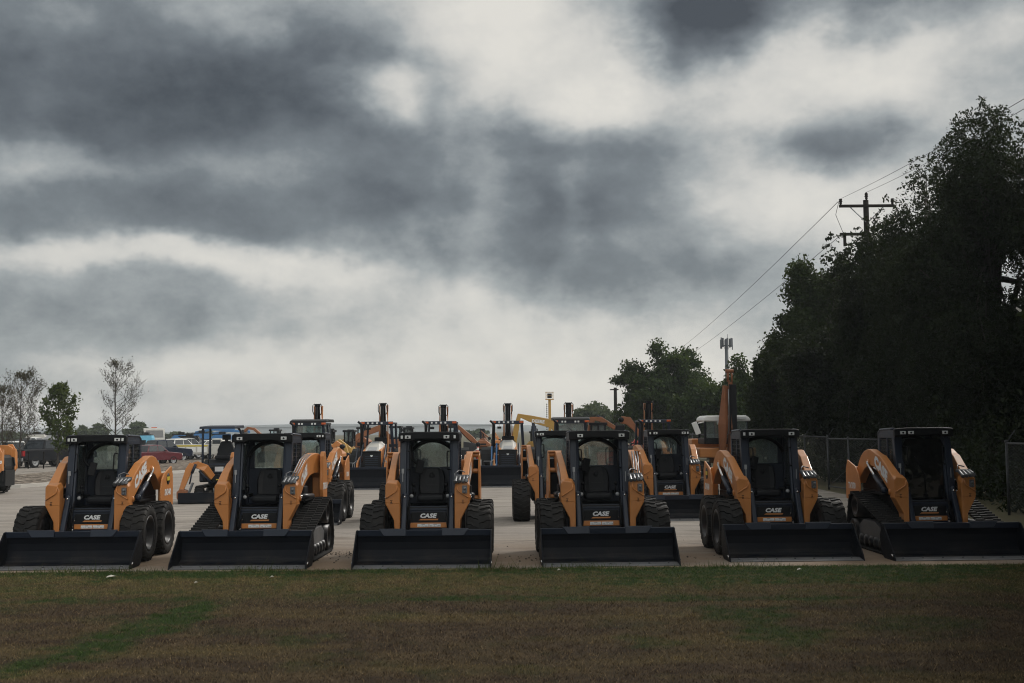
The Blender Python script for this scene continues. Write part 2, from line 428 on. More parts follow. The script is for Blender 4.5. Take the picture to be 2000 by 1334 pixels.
ARM_R = dict(y=[-.86, -.72, -.40, -.05, .30, .62, .80, .98, 1.15, 1.3],
             zt=[1.245, 1.325, 1.465, 1.59, 1.66, 1.71, 1.74, 1.76, 1.74, 1.66],
             zb=[.93, .96, 1.08, 1.20, 1.29, 1.36, 1.39, 1.40, 1.38, 1.30],
             xi=[.50, .53, .55, .55, .55, .55, .56, .57, .58, .58],
             xo=[.69, .69, .685, .68, .68, .685, .70, .73, .76, .77])
ARM_S = dict(y=[-.86, -.72, -.40, -.05, .30, .62, .80, .95, 1.05],
             zt=[1.245, 1.325, 1.44, 1.555, 1.655, 1.735, 1.765, 1.75, 1.70],
             zb=[.93, .98, 1.10, 1.23, 1.34, 1.43, 1.46, 1.47, 1.48],
             xi=[.52, .55, .565, .575, .585, .595, .60, .60, .60],
             xo=[.69, .685, .68, .685, .695, .705, .71, .71, .71])
def skid(label, X, Y, rz=0.0, kind='wheel', arms='V', cab='open', model='SV340', sticker=False, lights=(-.46, -.37, .37, .46),
         has_bucket=True, hoses=False, bw=2.13, group='compact loaders parked in rows on the yard', edge_y=True):
    """X, Y = middle of the bucket's cutting edge on the ground"""
    off = Vector((0, 1.75, 0)); off.rotate(Euler((0, 0, rz)))
    name = 'skid_steer_loader' if kind == 'wheel' else 'track_loader'
    root = thing(name, label, 'loader', (X + off.x, Y + off.y, 0.0), rz, group)
    # --- body
    b = MB()
    b.b2(-.52, .52, -.22, 1.45, .30, .86)
    b.prism([(.80, .86), (1.52, .86), (1.56, 1.0), (1.50, 1.30), (1.35, 1.40), (.80, 1.42)] if arms != 'R' else [(.80, .86), (1.36, .86), (1.38, 1.0), (1.34, 1.30), (1.25, 1.40), (.80, 1.42)], -.55, .55)
    for s in (-1, 1):
        b.b2(s * .525, s * .615, -.22, 1.40, .45, 1.0)
        b.prism([(.15, 1.0), (1.45, 1.0), (1.40, 1.30), (.95, 1.42), (.40, 1.30)], s * .515, s * .60)
        b.cyl((s * .60, -.2, 1.05), (s * .60, .6, 1.10), .03, 6); b.b2(s * .60, s * .70, .05, .35, 1.02, 1.2)
    body = b.build('body', 'black', root, bev=0.012)
    b = MB()
    for s in (-1, 1): b.b2(s * .60, s * .74, -.05, .62, .955, .975); b.piece()
    b.each('fender', 'black', body)
    # --- front panel with plate
    b = MB(); b.prism([(-.235, .46), (-.235, .80), (-.20, .87), (-.15, .87), (-.15, .46)], -.345, .345)
    b.b2(-.345, .345, -.255, -.2, .80, .835)
    fp = b.build('front_panel', 'frame', root, bev=0.008)
    b = MB(); b.b2(-.29, .29, -.246, -.236, .605, .775)
    pl = b.build('name_plate', 'black', fp, bev=0.006)
    text('lettering', 'CASE', .078, lambda u, v: (u, -.2495, .715 + v), pl, 'letter', .055, .22, .285 / (.078 * text_geo('CASE', .055, .22)[2]))
    b = MB(); b.prism([(-.17, .638), (.15, .638), (.165, .662), (-.135, .662)], -.2495, -.2465, 'y'); b.build('stripe', 'orange', pl)
    b = MB(); b.b2(-.31, .31, -.25, -.237, .515, .598); wp = b.build('warning_plate', 'orange', fp, bev=0.004)
    b = MB()
    for x0 in (-.19, .012): b.b2(x0, x0 + .19, -.2535, -.2505, .528, .580); b.piece()
    wl = b.each('warning_label', 'letter', wp)[0]
    b = MB()
    rr = random.Random(3)
    for x0 in (-.19, .012):
        b.piece(); b.b2(x0 + .07, x0 + .125, -.2555, -.2545, .566, .577)
        for k in range(8):
            xx = x0 + .012 + k * .0225; b.b2(xx, xx + rr.uniform(.006, .016), -.2555, -.2545, .533, .533 + rr.uniform(.008, .024))
    b.each('pictogram', 'grey', wl)
    b = MB()
    for s in (-1, 1): b.ball((s * .30, -.25, .66), .016, 6); b.piece(); b.cyl((s * .335, -.27, .50), (s * .335, -.20, .50), .02, 8); b.piece(); b.cyl((s * .335, -.27, .555), (s * .335, -.20, .555), .016, 8); b.piece()
    b.each('fitting', 'chrome', fp)
    # --- cab
    b = MB()
    def yf(z): return -.20 + (z - .86) / (2.1 - .86) * .20
    for s in (-1, 1):
        b.loft([[(s * .50, yf(z), z), (s * .385, yf(z) + .005, z), (s * .385, yf(z) + .06, z), (s * .50, yf(z) + .12, z)] for z in (.86, 1.4, 2.0)])
        b.loft([[(s * .385, yf(z) + .03, z), (s * .345, yf(z) + .04, z), (s * .345, yf(z) + .09, z), (s * .385, yf(z) + .09, z)] for z in (.86, 1.4, 2.0)])
        b.b2(s * .50, s * .44, .74, .84, .86, 2.02)                     # rear post
        b.b2(s * .50, s * .46, -.05, .80, 1.94, 2.03)                   # side header
        b.b2(s * .50, s * .475, -.15, .80, .86, 1.08)                   # lower side wall
        b.b2(s * .50, s * .47, .32, .37, 1.08, 1.94)
    b.b2(-.44, .44, .76, .82, .86, 1.50); b.b2(-.44, .44, .76, .82, 1.96, 2.03)
    b.b2(-.44, -.34, .76, .82, 1.50, 1.96); b.b2(.34, .44, .76, .82, 1.50, 1.96)
    # roof and visor
    b.prism([(-.06, 2.02), (-.08, 2.085), (.0, 2.105), (.70, 2.10), (.84, 2.05), (.84, 2.02)], -.50, .50)
    cabm = b.build('cab', 'frame', root, bev=0.010)
    b = MB()
    b.prism([(-.52, 2.095), (-.49, 2.11), (-.30, 2.12), (.30, 2.12), (.49, 2.11), (.52, 2.095), (.52, 1.965), (.30, 1.965), (.24, 2.0), (-.24, 2.0), (-.30, 1.965), (-.52, 1.965)], -.13, -.045, 'y')
    b.build('visor', 'black', cabm, bev=0.012)
    b = MB()
    for s in (-1, 1):
        pts = [(s * .49, .80, 2.02), (s * .49, .70, 2.085), (s * .49, .15, 2.10), (s * .49, -.04, 2.10)]
        b.tube(pts, .022, 8); b.piece()
    b.each('roof_rail', 'frame', cabm)
    b = MB()                                                              # arched bar of the rear opening
    arc = [(.40 * math.sin(a), .68 - .10 * math.cos(a), 1.74 + .23 * max(0, math.cos(a)) ** 1.6) for a in [R(-90 + 180 * k / 16) for k in range(17)]]
    b.tube([(-.42, .68, 1.70)] + arc + [(.42, .68, 1.70)], .036, 8)
    b.build('rear_arch', 'black', cabm)
    b = MB(); b.b2(-.345, .345, .785, .793, 1.49, 1.97); b.build('rear_window', 'dusty', cabm)
    for lx in lights:                                                     # headlights under the visor
        wd = .115 if abs(lx) < .44 else .055
        b = MB(); b.b2(lx - wd / 2, lx + wd / 2, -.152, -.128, 2.0, 2.07); hl = b.build('headlight', 'black', cabm, bev=0.01)
        b = MB(); b.b2(lx - wd / 2 + .008, lx + wd / 2 - .008, -.160, -.150, 2.008, 2.062); b.build('lens', 'lens', hl, bev=0.006)
        if wd > .1:
            b = MB(); b.prism([(lx + .018 * math.cos(a), 2.035 + .018 * math.sin(a)) for a in [2 * math.pi * k / 8 for k in range(8)]], -.164, -.159, 'y'); b.build('bulb', 'black', hl)
    if kind == 'wheel' or cab != 'open':
        for s in (-1, 1):
            b = MB(); x = s * .365
            b.tube([(x, -.10, 1.80), (x - s * .05, -.12, 1.79), (x - s * .055, -.13, 1.76), (x - s * .055, -.15, 1.52), (x - s * .05, -.15, 1.49), (x, -.13, 1.48)], .012, 6)
            b.build('grab_handle', 'black', cabm)
    for s in (-1, 1):                                                     # wire screen in each cab side
        b = MB()
        for k in range(13):
            z = 1.10 + k * .068; b.b2(s * .492, s * .486, -.06 + (z - 1.1) * .1, .76, z - .0045, z + .0045)
        for k in range(15):
            y = -.04 + k * .056; b.b2(s * .486, s * .480, y - .003, y + .003, 1.08, 1.95)
        b.build('side_screen', 'black', cabm)
        b = MB(); b.b2(s * .474, s * .470, .06, .74, 1.12, 1.92); b.build('side_window', 'glass', cabm)
    b = MB(); b.b2(-.465, -.425, -.135, -.115, 1.42, 1.50); b.b2(-.452, -.438, -.155, -.145, 1.28, 1.42); b.b2(.43, .442, -.155, -.145, 1.25, 1.42)
    b.build('door_latch', 'grey', cabm)
    if cab != 'open':
        b = MB()
        b.prism([(-.37, .90), (.37, .90), (.37, 1.80), (.30, 1.93), (-.30, 1.93), (-.37, 1.80)], -.055, -.047, 'y')
        d = b.build('windshield', 'dglass' if cab == 'dark' else 'glass', cabm)
        d.rotation_euler = (0, 0, 0)
        b = MB(); b.tube([(.02, -.07, .95), (.0, -.075, 1.3), (-.16, -.075, 1.62)], .009, 5); b.b2(-.03, .05, -.085, -.06, .90, .97); b.build('wiper', 'black', cabm)
    b = MB()                                                              # mirror inside the cab top corner
    b.box((-.20, .30, 1.52), (.13, .05, .24), (0, .25, .3)); b.tube([(-.36, .3, 1.9), (-.33, .28, 1.65), (-.22, .3, 1.55)], .03, 6)
    if kind == 'wheel' and model != 'TV370': b.build('air_duct', 'seat', cabm, bev=0.02)
    # --- seat
    b = MB(); b.box((0.0, .30, .99), (.46, .48, .13)); st = b.build('seat', 'seat', root, bev=0.05, seg=3)
    b = MB(); pf = []
    for z, w, y in ((1.04, .215, .50), (1.15, .235, .52), (1.32, .235, .55), (1.44, .20, .57), (1.49, .14, .58)):
        pf.append([(-w, y, z), (-w * .9, y - .05, z), (-w * .55, y - .03, z), (w * .55, y - .03, z), (w * .9, y - .05, z), (w, y, z), (w * .9, y + .09, z), (-w * .9, y + .09, z)])
    b.loft(pf)
    br = b.build('backrest', 'seat', st, bev=0.015)
    b = MB(); b.b2(-.09, .09, .496, .503, 1.20, 1.205); b.b2(-.12, .12, .480, .488, 1.10, 1.105)
    for k in range(10):
        a0, a1 = 2 * math.pi * k / 10, 2 * math.pi * (k + 1) / 10
        b.cyl((.045 * math.cos(a0), .513, 1.36 + .045 * math.sin(a0)), (.045 * math.cos(a1), .513, 1.36 + .045 * math.sin(a1)), .005, 4)
    for dx in (-.02, 0, .02): b.cyl((dx, .51, 1.335), (dx * 1.6, .513, 1.41), .005, 4)
    b.build('emblem', 'rim', br)
    b = MB()
    for s in (-1, 1):
        b.box((s * .30, .22, 1.05), (.07, .34, .05)); b.cyl((s * .29, .06, 1.06), (s * .28, .02, 1.19), .016, 6); b.ball((s * .28, .015, 1.22), .035, 7); b.piece()
    b.each('control_lever', 'black', st)
    b = MB()
    for s in (-1, 1): b.ball((s * .31, -.02, 1.03), .035, 7); b.piece()
    b.each('round_knob', 'grey', st)
    # --- tilt cylinders (the arm assembly stands further back than it was first drawn)
    MB.ymap = lambda y: float(np.interp(y, [-1.1, -.72, .62, 3.0], [-.76, -.38, .62, 3.0]))
    for s in (-1, 1):
        b = MB()
        b.bar([(s * .395, -.60, 1.06), (s * .395, -.90, .45)], .085, .10); b.ball((s * .395, -.62, 1.05), .055, 8)
        tcy = b.build('tilt_cylinder', 'frame', root, bev=0.02, seg=3)
        b = MB(); b.ball((s * .395, -.68, 1.035), .02, 7); b.build('pin', 'chrome', tcy)
        b = MB(); b.tube([(s * .33, -.45, .98), (s * .325, -.62, .80), (s * .33, -.72, .52)], .014, 6); b.piece(); b.tube([(s * .31, -.4, .9), (s * .30, -.55, .70), (s * .33, -.70, .48)], .012, 6)
        b.each('hose', 'black', tcy)
    # --- lift arms
    A = {'V': ARM_V, 'R': ARM_R, 'S': ARM_S}[arms]
    ys = A['y']
    for s in (-1, 1):
        b = MB()
        b.loft([[(s * A['xi'][i], ys[i], A['zb'][i]), (s * A['xo'][i], ys[i], A['zb'][i]), (s * A['xo'][i], ys[i], A['zt'][i]), (s * A['xi'][i], ys[i], A['zt'][i])] for i in range(len(ys))])
        leg = [(.455, 1.10), (.455, .44), (.545, .44), (.555, .66), (.695, .93), (.695, 1.06)]
        b.loft([[(s * x, -.88, z) for x, z in leg], [(s * x, -.60, min(z, 1.02) if z > .5 else z) for x, z in leg]])
        b.loft([[(s * .455, -.885, .93), (s * .697, -.885, .95), (s * .697, -.885, 1.24), (s * .665, -.885, 1.285), (s * .50, -.885, 1.265), (s * .455, -.885, 1.17)],
                [(s * .455, -.70, .93), (s * .697, -.70, .95), (s * .697, -.70, 1.28), (s * .665, -.70, 1.325), (s * .50, -.70, 1.32), (s * .455, -.70, 1.25)]])
        arm = b.build('lift_arm', 'orange', root, bev=0.012)
        b = MB()                                                          # raised rib and pivot bosses
        b.tube([(s * .50, -.895, 1.225), (s * .505, -.905, 1.16), (s * .53, -.905, 1.13), (s * .665, -.905, 1.045), (s * .68, -.89, 1.03)], .012, 6)
        b.piece(); b.cyl((s * .69, -.62, 1.02), (s * .715, -.62, 1.02), .05, 12); b.piece()
        if arms == 'V': b.cyl((s * .755, .55, 1.50), (s * .785, .55, 1.50), .06, 14)
        ob_ = b.each('rib', 'orange', arm)
        for q_ in ob_[1:]: q_.name = 'pivot_boss'
        b = MB(); b.cyl((s * .78, .55, 1.50), (s * .80, .55, 1.50), .028, 10) if arms == 'V' else b.cyl((s * .72, -.62, 1.02), (s * .73, -.62, 1.02), .02, 8)
        b.build('pin', 'chrome', arm)
        b = MB(); xx = s * .595
        b.b2(xx - .02, xx + .02, -.888, -.886, .985, .993); b.b2(xx - .004, xx + .004, -.888, -.886, .95, .985); b.b2(xx - .02, xx + .015, -.888, -.886, .955, .962); b.b2(xx - .018, xx + .02, -.888, -.886, .935, .942)
        b.build('lift_mark', 'black', arm)
        # lettering on the outer face, along the beam
        y0, y1 = (-.50, .22) if arms == 'V' else (-.42, .30)
        zc = lambda y: (interp(y, ys, A['zt']) + interp(y, ys, A['zb'])) / 2
        al = math.atan2(zc(y1) - zc(y0), y1 - y0); ym, zm = (y0 + y1) / 2, zc((y0 + y1) / 2)
        L = math.hypot(y1 - y0, zc(y1) - zc(y0)); hh = .205
        asp = text_geo('CASE', .075, .0, 1.0)[2]; sx = L / (hh * asp)
        def fn(u, v, s=s, al=al, ym=ym, zm=zm):
            uu = u * s
            y = ym + uu * math.cos(al) - v * math.sin(al) * 0.55; z = zm + uu * math.sin(al) + v
            return (s * (interp(y, ys, A['xo']) + .004), y, z)
        text('lettering', 'CASE', hh, fn, arm, 'letter', .075, 0.0, sx)
        if s > 0:                                                          # couplers and hoses on one arm
            b = MB()
            for k, dx in enumerate((.47, .535, .60, .655)): b.cyl((dx, -.90, 1.30 + .01 * k), (dx + .01, -.72, 1.37), .028, 8); b.cyl((dx, -.93, 1.285 + .01 * k), (dx, -.89, 1.305), .034, 8)
            b.box((.565, -.70, 1.375), (.25, .08, .05)); hc = b.build('hydraulic_coupler', 'steel', arm, bev=0.004)
            b = MB()
            for k in range(3 if hoses else 0): b.tube([(.55 + .04 * k, -.70, 1.38), (.57 + .04 * k, -.55, 1.445), (.60 + .045 * k, -.05, 1.655), (.63 + .045 * k, .40, 1.745)], .011, 6)
            b.tube([(.47, -.72, 1.36), (.47, -.70, 1.44), (.52, -.55, 1.47), (.62, -.6, 1.44)], .010, 6)
            b.build('hose', 'steel', hc)
            b = MB(); b.b2(.585, .665, -.915, -.885, 1.10, 1.23); b.cyl((.625, -.955, 1.18), (.625, -.90, 1.18), .024, 8); b.cyl((.625, -.945, 1.13), (.625, -.90, 1.13), .018, 8)
            b.build('electric_socket', 'steel', arm, bev=0.004)
        # rear panel with model number
        b = MB()
        if arms == 'V':
            pp = [(.84, .80), (.78, .92), (.80, 1.12), (.88, 1.30), (1.06, 1.42), (1.50, 1.53), (1.60, 1.35), (1.62, .80)]
            b.prism(pp, s * .84, s * .87); b.b2(s * .62, s * .84, 1.50, 1.60, .80, 1.40)
        elif arms == 'S':
            b.prism([(.72, .88), (.66, 1.05), (.70, 1.45), (.80, 1.70), (.95, 1.76), (1.08, 1.72), (1.40, 1.30), (1.48, .80), (.85, .80)], s * .80, s * .83)
            b.b2(s * .60, s * .63, .72, 1.1, .85, 1.45)
            for y_, z_ in ((.80, 1.70), (.74, 1.42), (.74, .95)): b.cyl((s * .60, y_ + .06, z_), (s * .82, y_ + .06, z_), .045, 10)
            b.b2(s * .58, s * .83, .78, 1.0, 1.735, 1.765)
            q_ = MB(); q_.b2(s * .635, s * .79, 1.0, 1.35, .85, 1.62); q_.build('tower_shade_block', 'black', root, bev=0.01)  # added black block stands for body side and arm shadow inside the tower
        else:
            pp = [(1.02, .98), (.98, 1.10), (1.02, 1.45), (1.02, 1.70), (1.10, 1.78), (1.26, 1.78), (1.42, 1.5), (1.44, .90), (1.36, .78), (1.14, .78)]
            b.prism(pp, s * .785, s * .85); b.b2(s * .60, s * .785, 1.30, 1.42, .85, 1.60)
        rp = b.build('rear_panel', 'orange', root, bev=0.012)
        xo = {'V': .873, 'R': .853, 'S': .833}[arms]
        yc, zc2, hh = (1.24, 1.06, .125) if arms == 'V' else (1.21, 1.16, .125)
        if model: text('lettering', model, hh, lambda u, v, s=s: (s * xo, yc + u * s, zc2 + v), rp, 'letter', .05, .12, 1.0)
        if sticker:
            b = MB()
            b.lathe([(.105, .873), (.105, .876), (.001, .876), (.001, .873)], (0, 1.26, 1.30), 'x', 20) if s > 0 else b.lathe([(.105, -.873), (.105, -.876), (.001, -.876), (.001, -.873)], (0, 1.26, 1.30), 'x', 20)
            sk = b.build('sticker', 'black', rp)
            b = MB(); b.b2(s * .8765, s * .879, 1.17, 1.35, 1.27, 1.34); b.build('sticker_band', 'sticker', sk)
        # cylinders
        if arms == 'V':
            b = MB(); b.cyl((s * .745, -.42, 1.04), (s * .77, .12, 1.27), .040, 12); b.ball((s * .745, -.42, 1.04), .055, 8)
            lc = b.build('lift_cylinder', 'frame', root)
            b = MB(); b.cyl((s * .77, .10, 1.26), (s * .785, .55, 1.49), .026, 12); b.build('rod', 'chrome', lc)
        else:
            b = MB(); b.cyl((s * .70, -.45, 1.04), (s * .70, .75, 1.0), .05, 12); lc = b.build('lift_cylinder', 'rim', root)
            b = MB(); b.cyl((s * .70, -.62, 1.05), (s * .70, -.42, 1.04), .03, 10); b.build('rod', 'chrome', lc)
    MB.ymap = None
    # --- running gear
    if kind == 'wheel':
        for s in (-1, 1):
            for y in (-.52, .62): wheel(root, s * .87, y, .475, .40, s)
    else:
        for s in (-1, 1): track_assembly(root, s)
    if has_bucket:
        bucket(root, bw, BUCKET_P, SIDE_P)
        b = MB(); b.b2(-.56, .56, -1.10, -1.02, .12, .50)
        for s in (-1, 1): b.b2(s * .42, s * .54, -1.03, -.40, .2, .46)
        b.build('coupler_plate', 'black', root, bev=0.01)
    return root
# ------------------------------------------------------------------ backhoe loader
def backhoe(label, X, Y, rz=0.0, cab='open', hooded='white', bw=2.1, boom=3.28, group='backhoe loaders in the back row', blue_rod=False, extra=0):
    root = thing('backhoe_loader', label, 'backhoe loader', (X, Y, 0), rz, group)
    W2 = bw / 2
    prof = [(0.0, .012), (.62, .04), (.76, .10), (.86, .24), (.88, .42), (.84, .62), (.80, .78)]
    side = [(-.03, .0), (.02, .12), (.72, .80), (.83, .80), (.91, .5), (.90, .22), (.80, .06), (.62, .0)]
    bucket(root, bw, prof, side, .06, False)
    # hood
    b = MB(); b.prism([(1.45, .72), (1.45, 1.30), (1.55, 1.42), (3.0, 1.62), (3.0, .72)], -.36, .36); b.b2(-.45, .45, 1.6, 4.6, .55, .75)
    hd = b.build('hood', 'orange', root, bev=0.03, seg=3)
    b = MB(); b.loft([[(-.25, 1.50, 1.40), (.25, 1.50, 1.40), (.33, 1.52, 1.34), (-.33, 1.52, 1.34)], [(-.20, 2.2, 1.66), (.20, 2.2, 1.66), (.33, 2.2, 1.50), (-.33, 2.2, 1.50)], [(-.20, 3.0, 1.74), (.20, 3.0, 1.74), (.35, 3.0, 1.60), (-.35, 3.0, 1.60)]])
    b.build('hood_top', 'offwhite' if hooded == 'white' else 'frame', hd, bev=0.02)
    b = MB(); b.loft([[(-.17, 1.46, 1.425), (.17, 1.46, 1.425), (.17, 1.44, 1.40), (-.17, 1.44, 1.40)], [(-.13, 2.6, 1.735), (.13, 2.6, 1.735), (.13, 2.6, 1.70), (-.13, 2.6, 1.70)]])
    b.build('hood_vent', 'grey', hd)
    b = MB(); b.b2(-.35, .35, 1.38, 1.46, .74, 1.36); b.b2(-.365, .365, 1.36, 1.44, 1.33, 1.39)
    g = b.build('grille', 'black', hd, bev=0.02)
    b = MB()
    for k in range(6): b.b2(-.25, .25, 1.365, 1.38, .80 + k * .075, .83 + k * .075)
    b.build('grille_bar', 'frame', g)
    b = MB(); b.prism([(-.05, 1.24), (.05, 1.24), (.035, 1.19), (0, 1.175), (-.035, 1.19)], 1.355, 1.37, 'y'); b.build('badge', 'letter', g)
    # loader arms
    for s in (-1, 1):
        b = MB(); b.bar([(s * .53, 1.03, .45), (s * .53, 1.28, .85), (s * .53, 1.9, 1.02), (s * .53, 2.75, 1.15)], .06, [.2, .24, .24, .2])
        la = b.build('loader_arm', 'orange', root, bev=0.01)
        b = MB(); b.cyl((s * .44, 1.08, .62), (s * .44, 2.3, 1.62), .035, 8); b.piece(); b.cyl((s * .63, 1.0, .60), (s * .63, 2.2, 1.50), .03, 8)
        b.each('loader_cylinder', 'blue' if (blue_rod and s < 0) else 'frame', la)
        b = MB(); b.tube([(s * .58, 1.0, .7), (s * .62, 1.05, .95), (s * .52, 1.25, 1.05)], .016, 5); b.piece(); b.tube([(s * .66, 1.0, .65), (s * .68, 1.05, .92), (s * .56, 1.3, 1.02)], .012, 5); b.each('hose', 'galv', la)
        wheel(root, s * .80, 2.0, .42, .30, s)
        wheel(root, s * .86, 4.05, .68, .42, s)
        b = MB()
        fr = [(4.05 + .80 * math.cos(a), .68 + .78 * math.sin(a)) for a in [R(200 - 20 * k) for k in range(10)]]
        fo = [(y * 1.0, z - .03) for y, z in fr]
        b.loft([[(s * .55, y, z), (s * 1.08, y, z), (s * 1.08, y, z - .04), (s * .55, y, z - .04)] for y, z in fr])
        b.piece(); b.loft([[(s * .62, y, z), (s * .95, y, z), (s * .95, y, z - .03), (s * .62, y, z - .03)] for y, z in ((1.55, .92), (1.75, .95), (2.3, .95), (2.5, .85))])
        b.each('fender', 'black', root, bev=0.01)
    # cab
    b = MB(); T = 2.52
    for s in (-1, 1):
        b.bar([(s * .66, 3.15, 1.0), (s * .60, 3.05, 1.75), (s * .56, 3.0, T - .12)], .09, .09)
        b.bar([(s * .62, 4.6, 1.2), (s * .56, 4.6, T - .1)], .08, .08)
        if cab != 'open': b.bar([(s * .66, 3.9, 1.2), (s * .60, 3.9, T - .1)], .07, .07)
    b.b2(-.62, .62, 2.96, 4.7, T - .10, T - .03); b.b2(-.64, .64, 2.9, 2.98, T - .14, T)
    b.b2(-.60, .60, 3.1, 4.7, .80, 1.15)
    cb = b.build('cab', 'frame', root, bev=0.015)
    if cab != 'open':
        b = MB(); b.prism([(2.80, T - .02), (2.86, T + .06), (3.3, T + .12), (4.6, T + .12), (4.8, T)], -.74, .74); b.build('cab_roof', 'black', cb, bev=0.03)
        b = MB(); b.loft([[(-.60, 3.10, 1.2), (.60, 3.10, 1.2), (.60, 3.11, 1.2), (-.60, 3.11, 1.2)], [(-.54, 3.0, T - .14), (.54, 3.0, T - .14), (.54, 3.01, T - .14), (-.54, 3.01, T - .14)]]); b.build('windshield', 'glass', cb)
        b = MB(); b.b2(-.56, .56, 4.63, 4.64, 1.2, T - .1)
        for s in (-1, 1): b.loft([[(s * .655, 3.15, 1.2), (s * .655, 4.6, 1.2), (s * .65, 4.6, 1.2), (s * .65, 3.15, 1.2)], [(s * .57, 3.05, T - .12), (s * .57, 4.6, T - .12), (s * .565, 4.6, T - .12), (s * .565, 3.05, T - .12)]])
        b.build('side_window', 'glass', cb)
        b = MB(); b.tube([(.1, 2.98, 1.5), (.3, 2.97, 1.9), (-.1, 2.95, 2.2)], .012, 5); b.build('wiper', 'black', cb)
    yl = 2.885 if cab == 'open' else 2.79
    xw = .60 if cab == 'open' else .66
    for s in (-1, 1):
        b = MB(); b.b2(s * (xw - .13), s * (xw + .035), yl - .03, yl + .05, T - .095, T - .02); b.build('beacon_lamp', 'amber', cb, bev=0.01)
    for lx in ((-.34, -.16, .02, .20) if cab == 'open' else (-.36, -.24, .16, .28)):
        b = MB(); b.b2(lx - .035, lx + .035, yl - .03, yl + .02, T - .10, T - .03); b.build('work_light', 'lens', cb, bev=0.006)
    b = MB(); b.b2(-.42, -.26, 3.12, 3.15, T - .32, T - .23); b.b2(-.35, -.34, 3.13, 3.14, T - .23, T - .12); b.build('mirror', 'black', cb)
    b = MB(); b.b2(-.25, .25, 3.7, 4.2, 1.15, 1.3); b.b2(-.25, .25, 4.15, 4.3, 1.3, 1.9); b.build('seat', 'seat', root, bev=0.05, seg=3)
    b = MB(); b.tube([(0, 3.05, 1.5), (0, 3.3, 1.72)], .03, 6); b.lathe([(.18, 1.72), (.21, 1.74), (.18, 1.76)], (0, 3.32, 0), 'z', 14); b.b2(-.3, .3, 3.0, 3.12, 1.45, 1.72); b.build('steering_wheel', 'black', root)
    b = MB(); b.tube([(-.56, 2.7, 1.5), (-.56, 2.7, 2.30), (-.58, 2.68, 2.42), (-.70, 2.66, 2.52)], [.055, .055, .05, .045], 8); b.build('exhaust_pipe', 'black', root)
    # backhoe boom folded at the rear
    b = MB()
    for s in (-1, 1): b.bar([(s * .17, 4.9, .9), (s * .17, 5.3, 1.9), (s * .155, 5.15, boom - .08)], .05, [.3, .36, .2])
    b.b2(-.5, .5, 4.75, 4.95, .5, 1.0)
    bo = b.build('boom', 'orange', root, bev=0.01)
    b = MB(); b.bar([(0, 4.95, 1.0), (0, 5.1, 2.0), (0, 4.98, boom)], [.26, .25, .19], [.2, .22, .16]); b.cyl((0, 4.85, 1.2), (0, 4.84, boom - .12), .05, 8)
    b.build('boom_cylinder', 'black', bo, bev=0.01)
    for s in (-1, 1):
        b = MB(); b.tube([(s * .13, 4.95, boom - .45), (s * .19, 4.93, boom - .3), (s * .19, 4.93, boom - .06), (s * .13, 4.95, boom + .02), (s * .09, 4.97, boom - .12)], .018, 6); b.build('hose', 'black', bo)
    return root
# ------------------------------------------------------------------ other machines and vehicles
def simple_track(root, L, W, H, xs, m='rubber'):
    """crawler tracks along local y, at x = +-xs"""
    for s in (-1, 1):
        r = H / 2; x0, x1 = s * (xs - W / 2), s * (xs + W / 2)
        pts = [(-L / 2 + r + r * math.cos(a), r + r * math.sin(a)) for a in [R(90 + 180 * k / 10) for k in range(11)]] + [(L / 2 - r + r * math.cos(a), r + r * math.sin(a)) for a in [R(-90 + 180 * k / 10) for k in range(11)]]
        b = MB(); b.loft([[(x0, y, z), (x1, y, z), (x1, r + (y - r) * 0.93 if False else y * 0.95, r + (z - r) * .8), (x0, y * 0.95, r + (z - r) * .8)] for y, z in pts], closed=True)
        for k in range(26):
            y = -L / 2 + r + (L - 2 * r) * (k + .5) / 26
            b.b2(x0, x1, y - .02, y + .02, H, H + .02)
        for k in range(9):
            a = R(90 + 180 * (k + .5) / 9)
            for c, sg in ((-L / 2 + r, 1), (L / 2 - r, -1)): b.box(((x0 + x1) / 2, c + sg * (r + .01) * math.cos(a), r + (r + .01) * math.sin(a)), (W, .03, .03), (sg * a, 0, 0))
        t = b.build('track_belt', m, root)
        b = MB()
        for y, rr in ((-L / 2 + r, r * .72), (L / 2 - r, r * .72), (-.2 * L, r * .4), (0, r * .4), (.2 * L, r * .4)): b.cyl((x0 + s * .02, y, r if rr > r * .5 else rr + .05), (x1 - s * .03, y, r if rr > r * .5 else rr + .05), rr, 14)
        b.b2(x0 + s * .04, x1 - s * .05, -L / 2 + r, L / 2 - r, r * .6, r * 1.3)
        b.build('track_roller', 'rim', t)
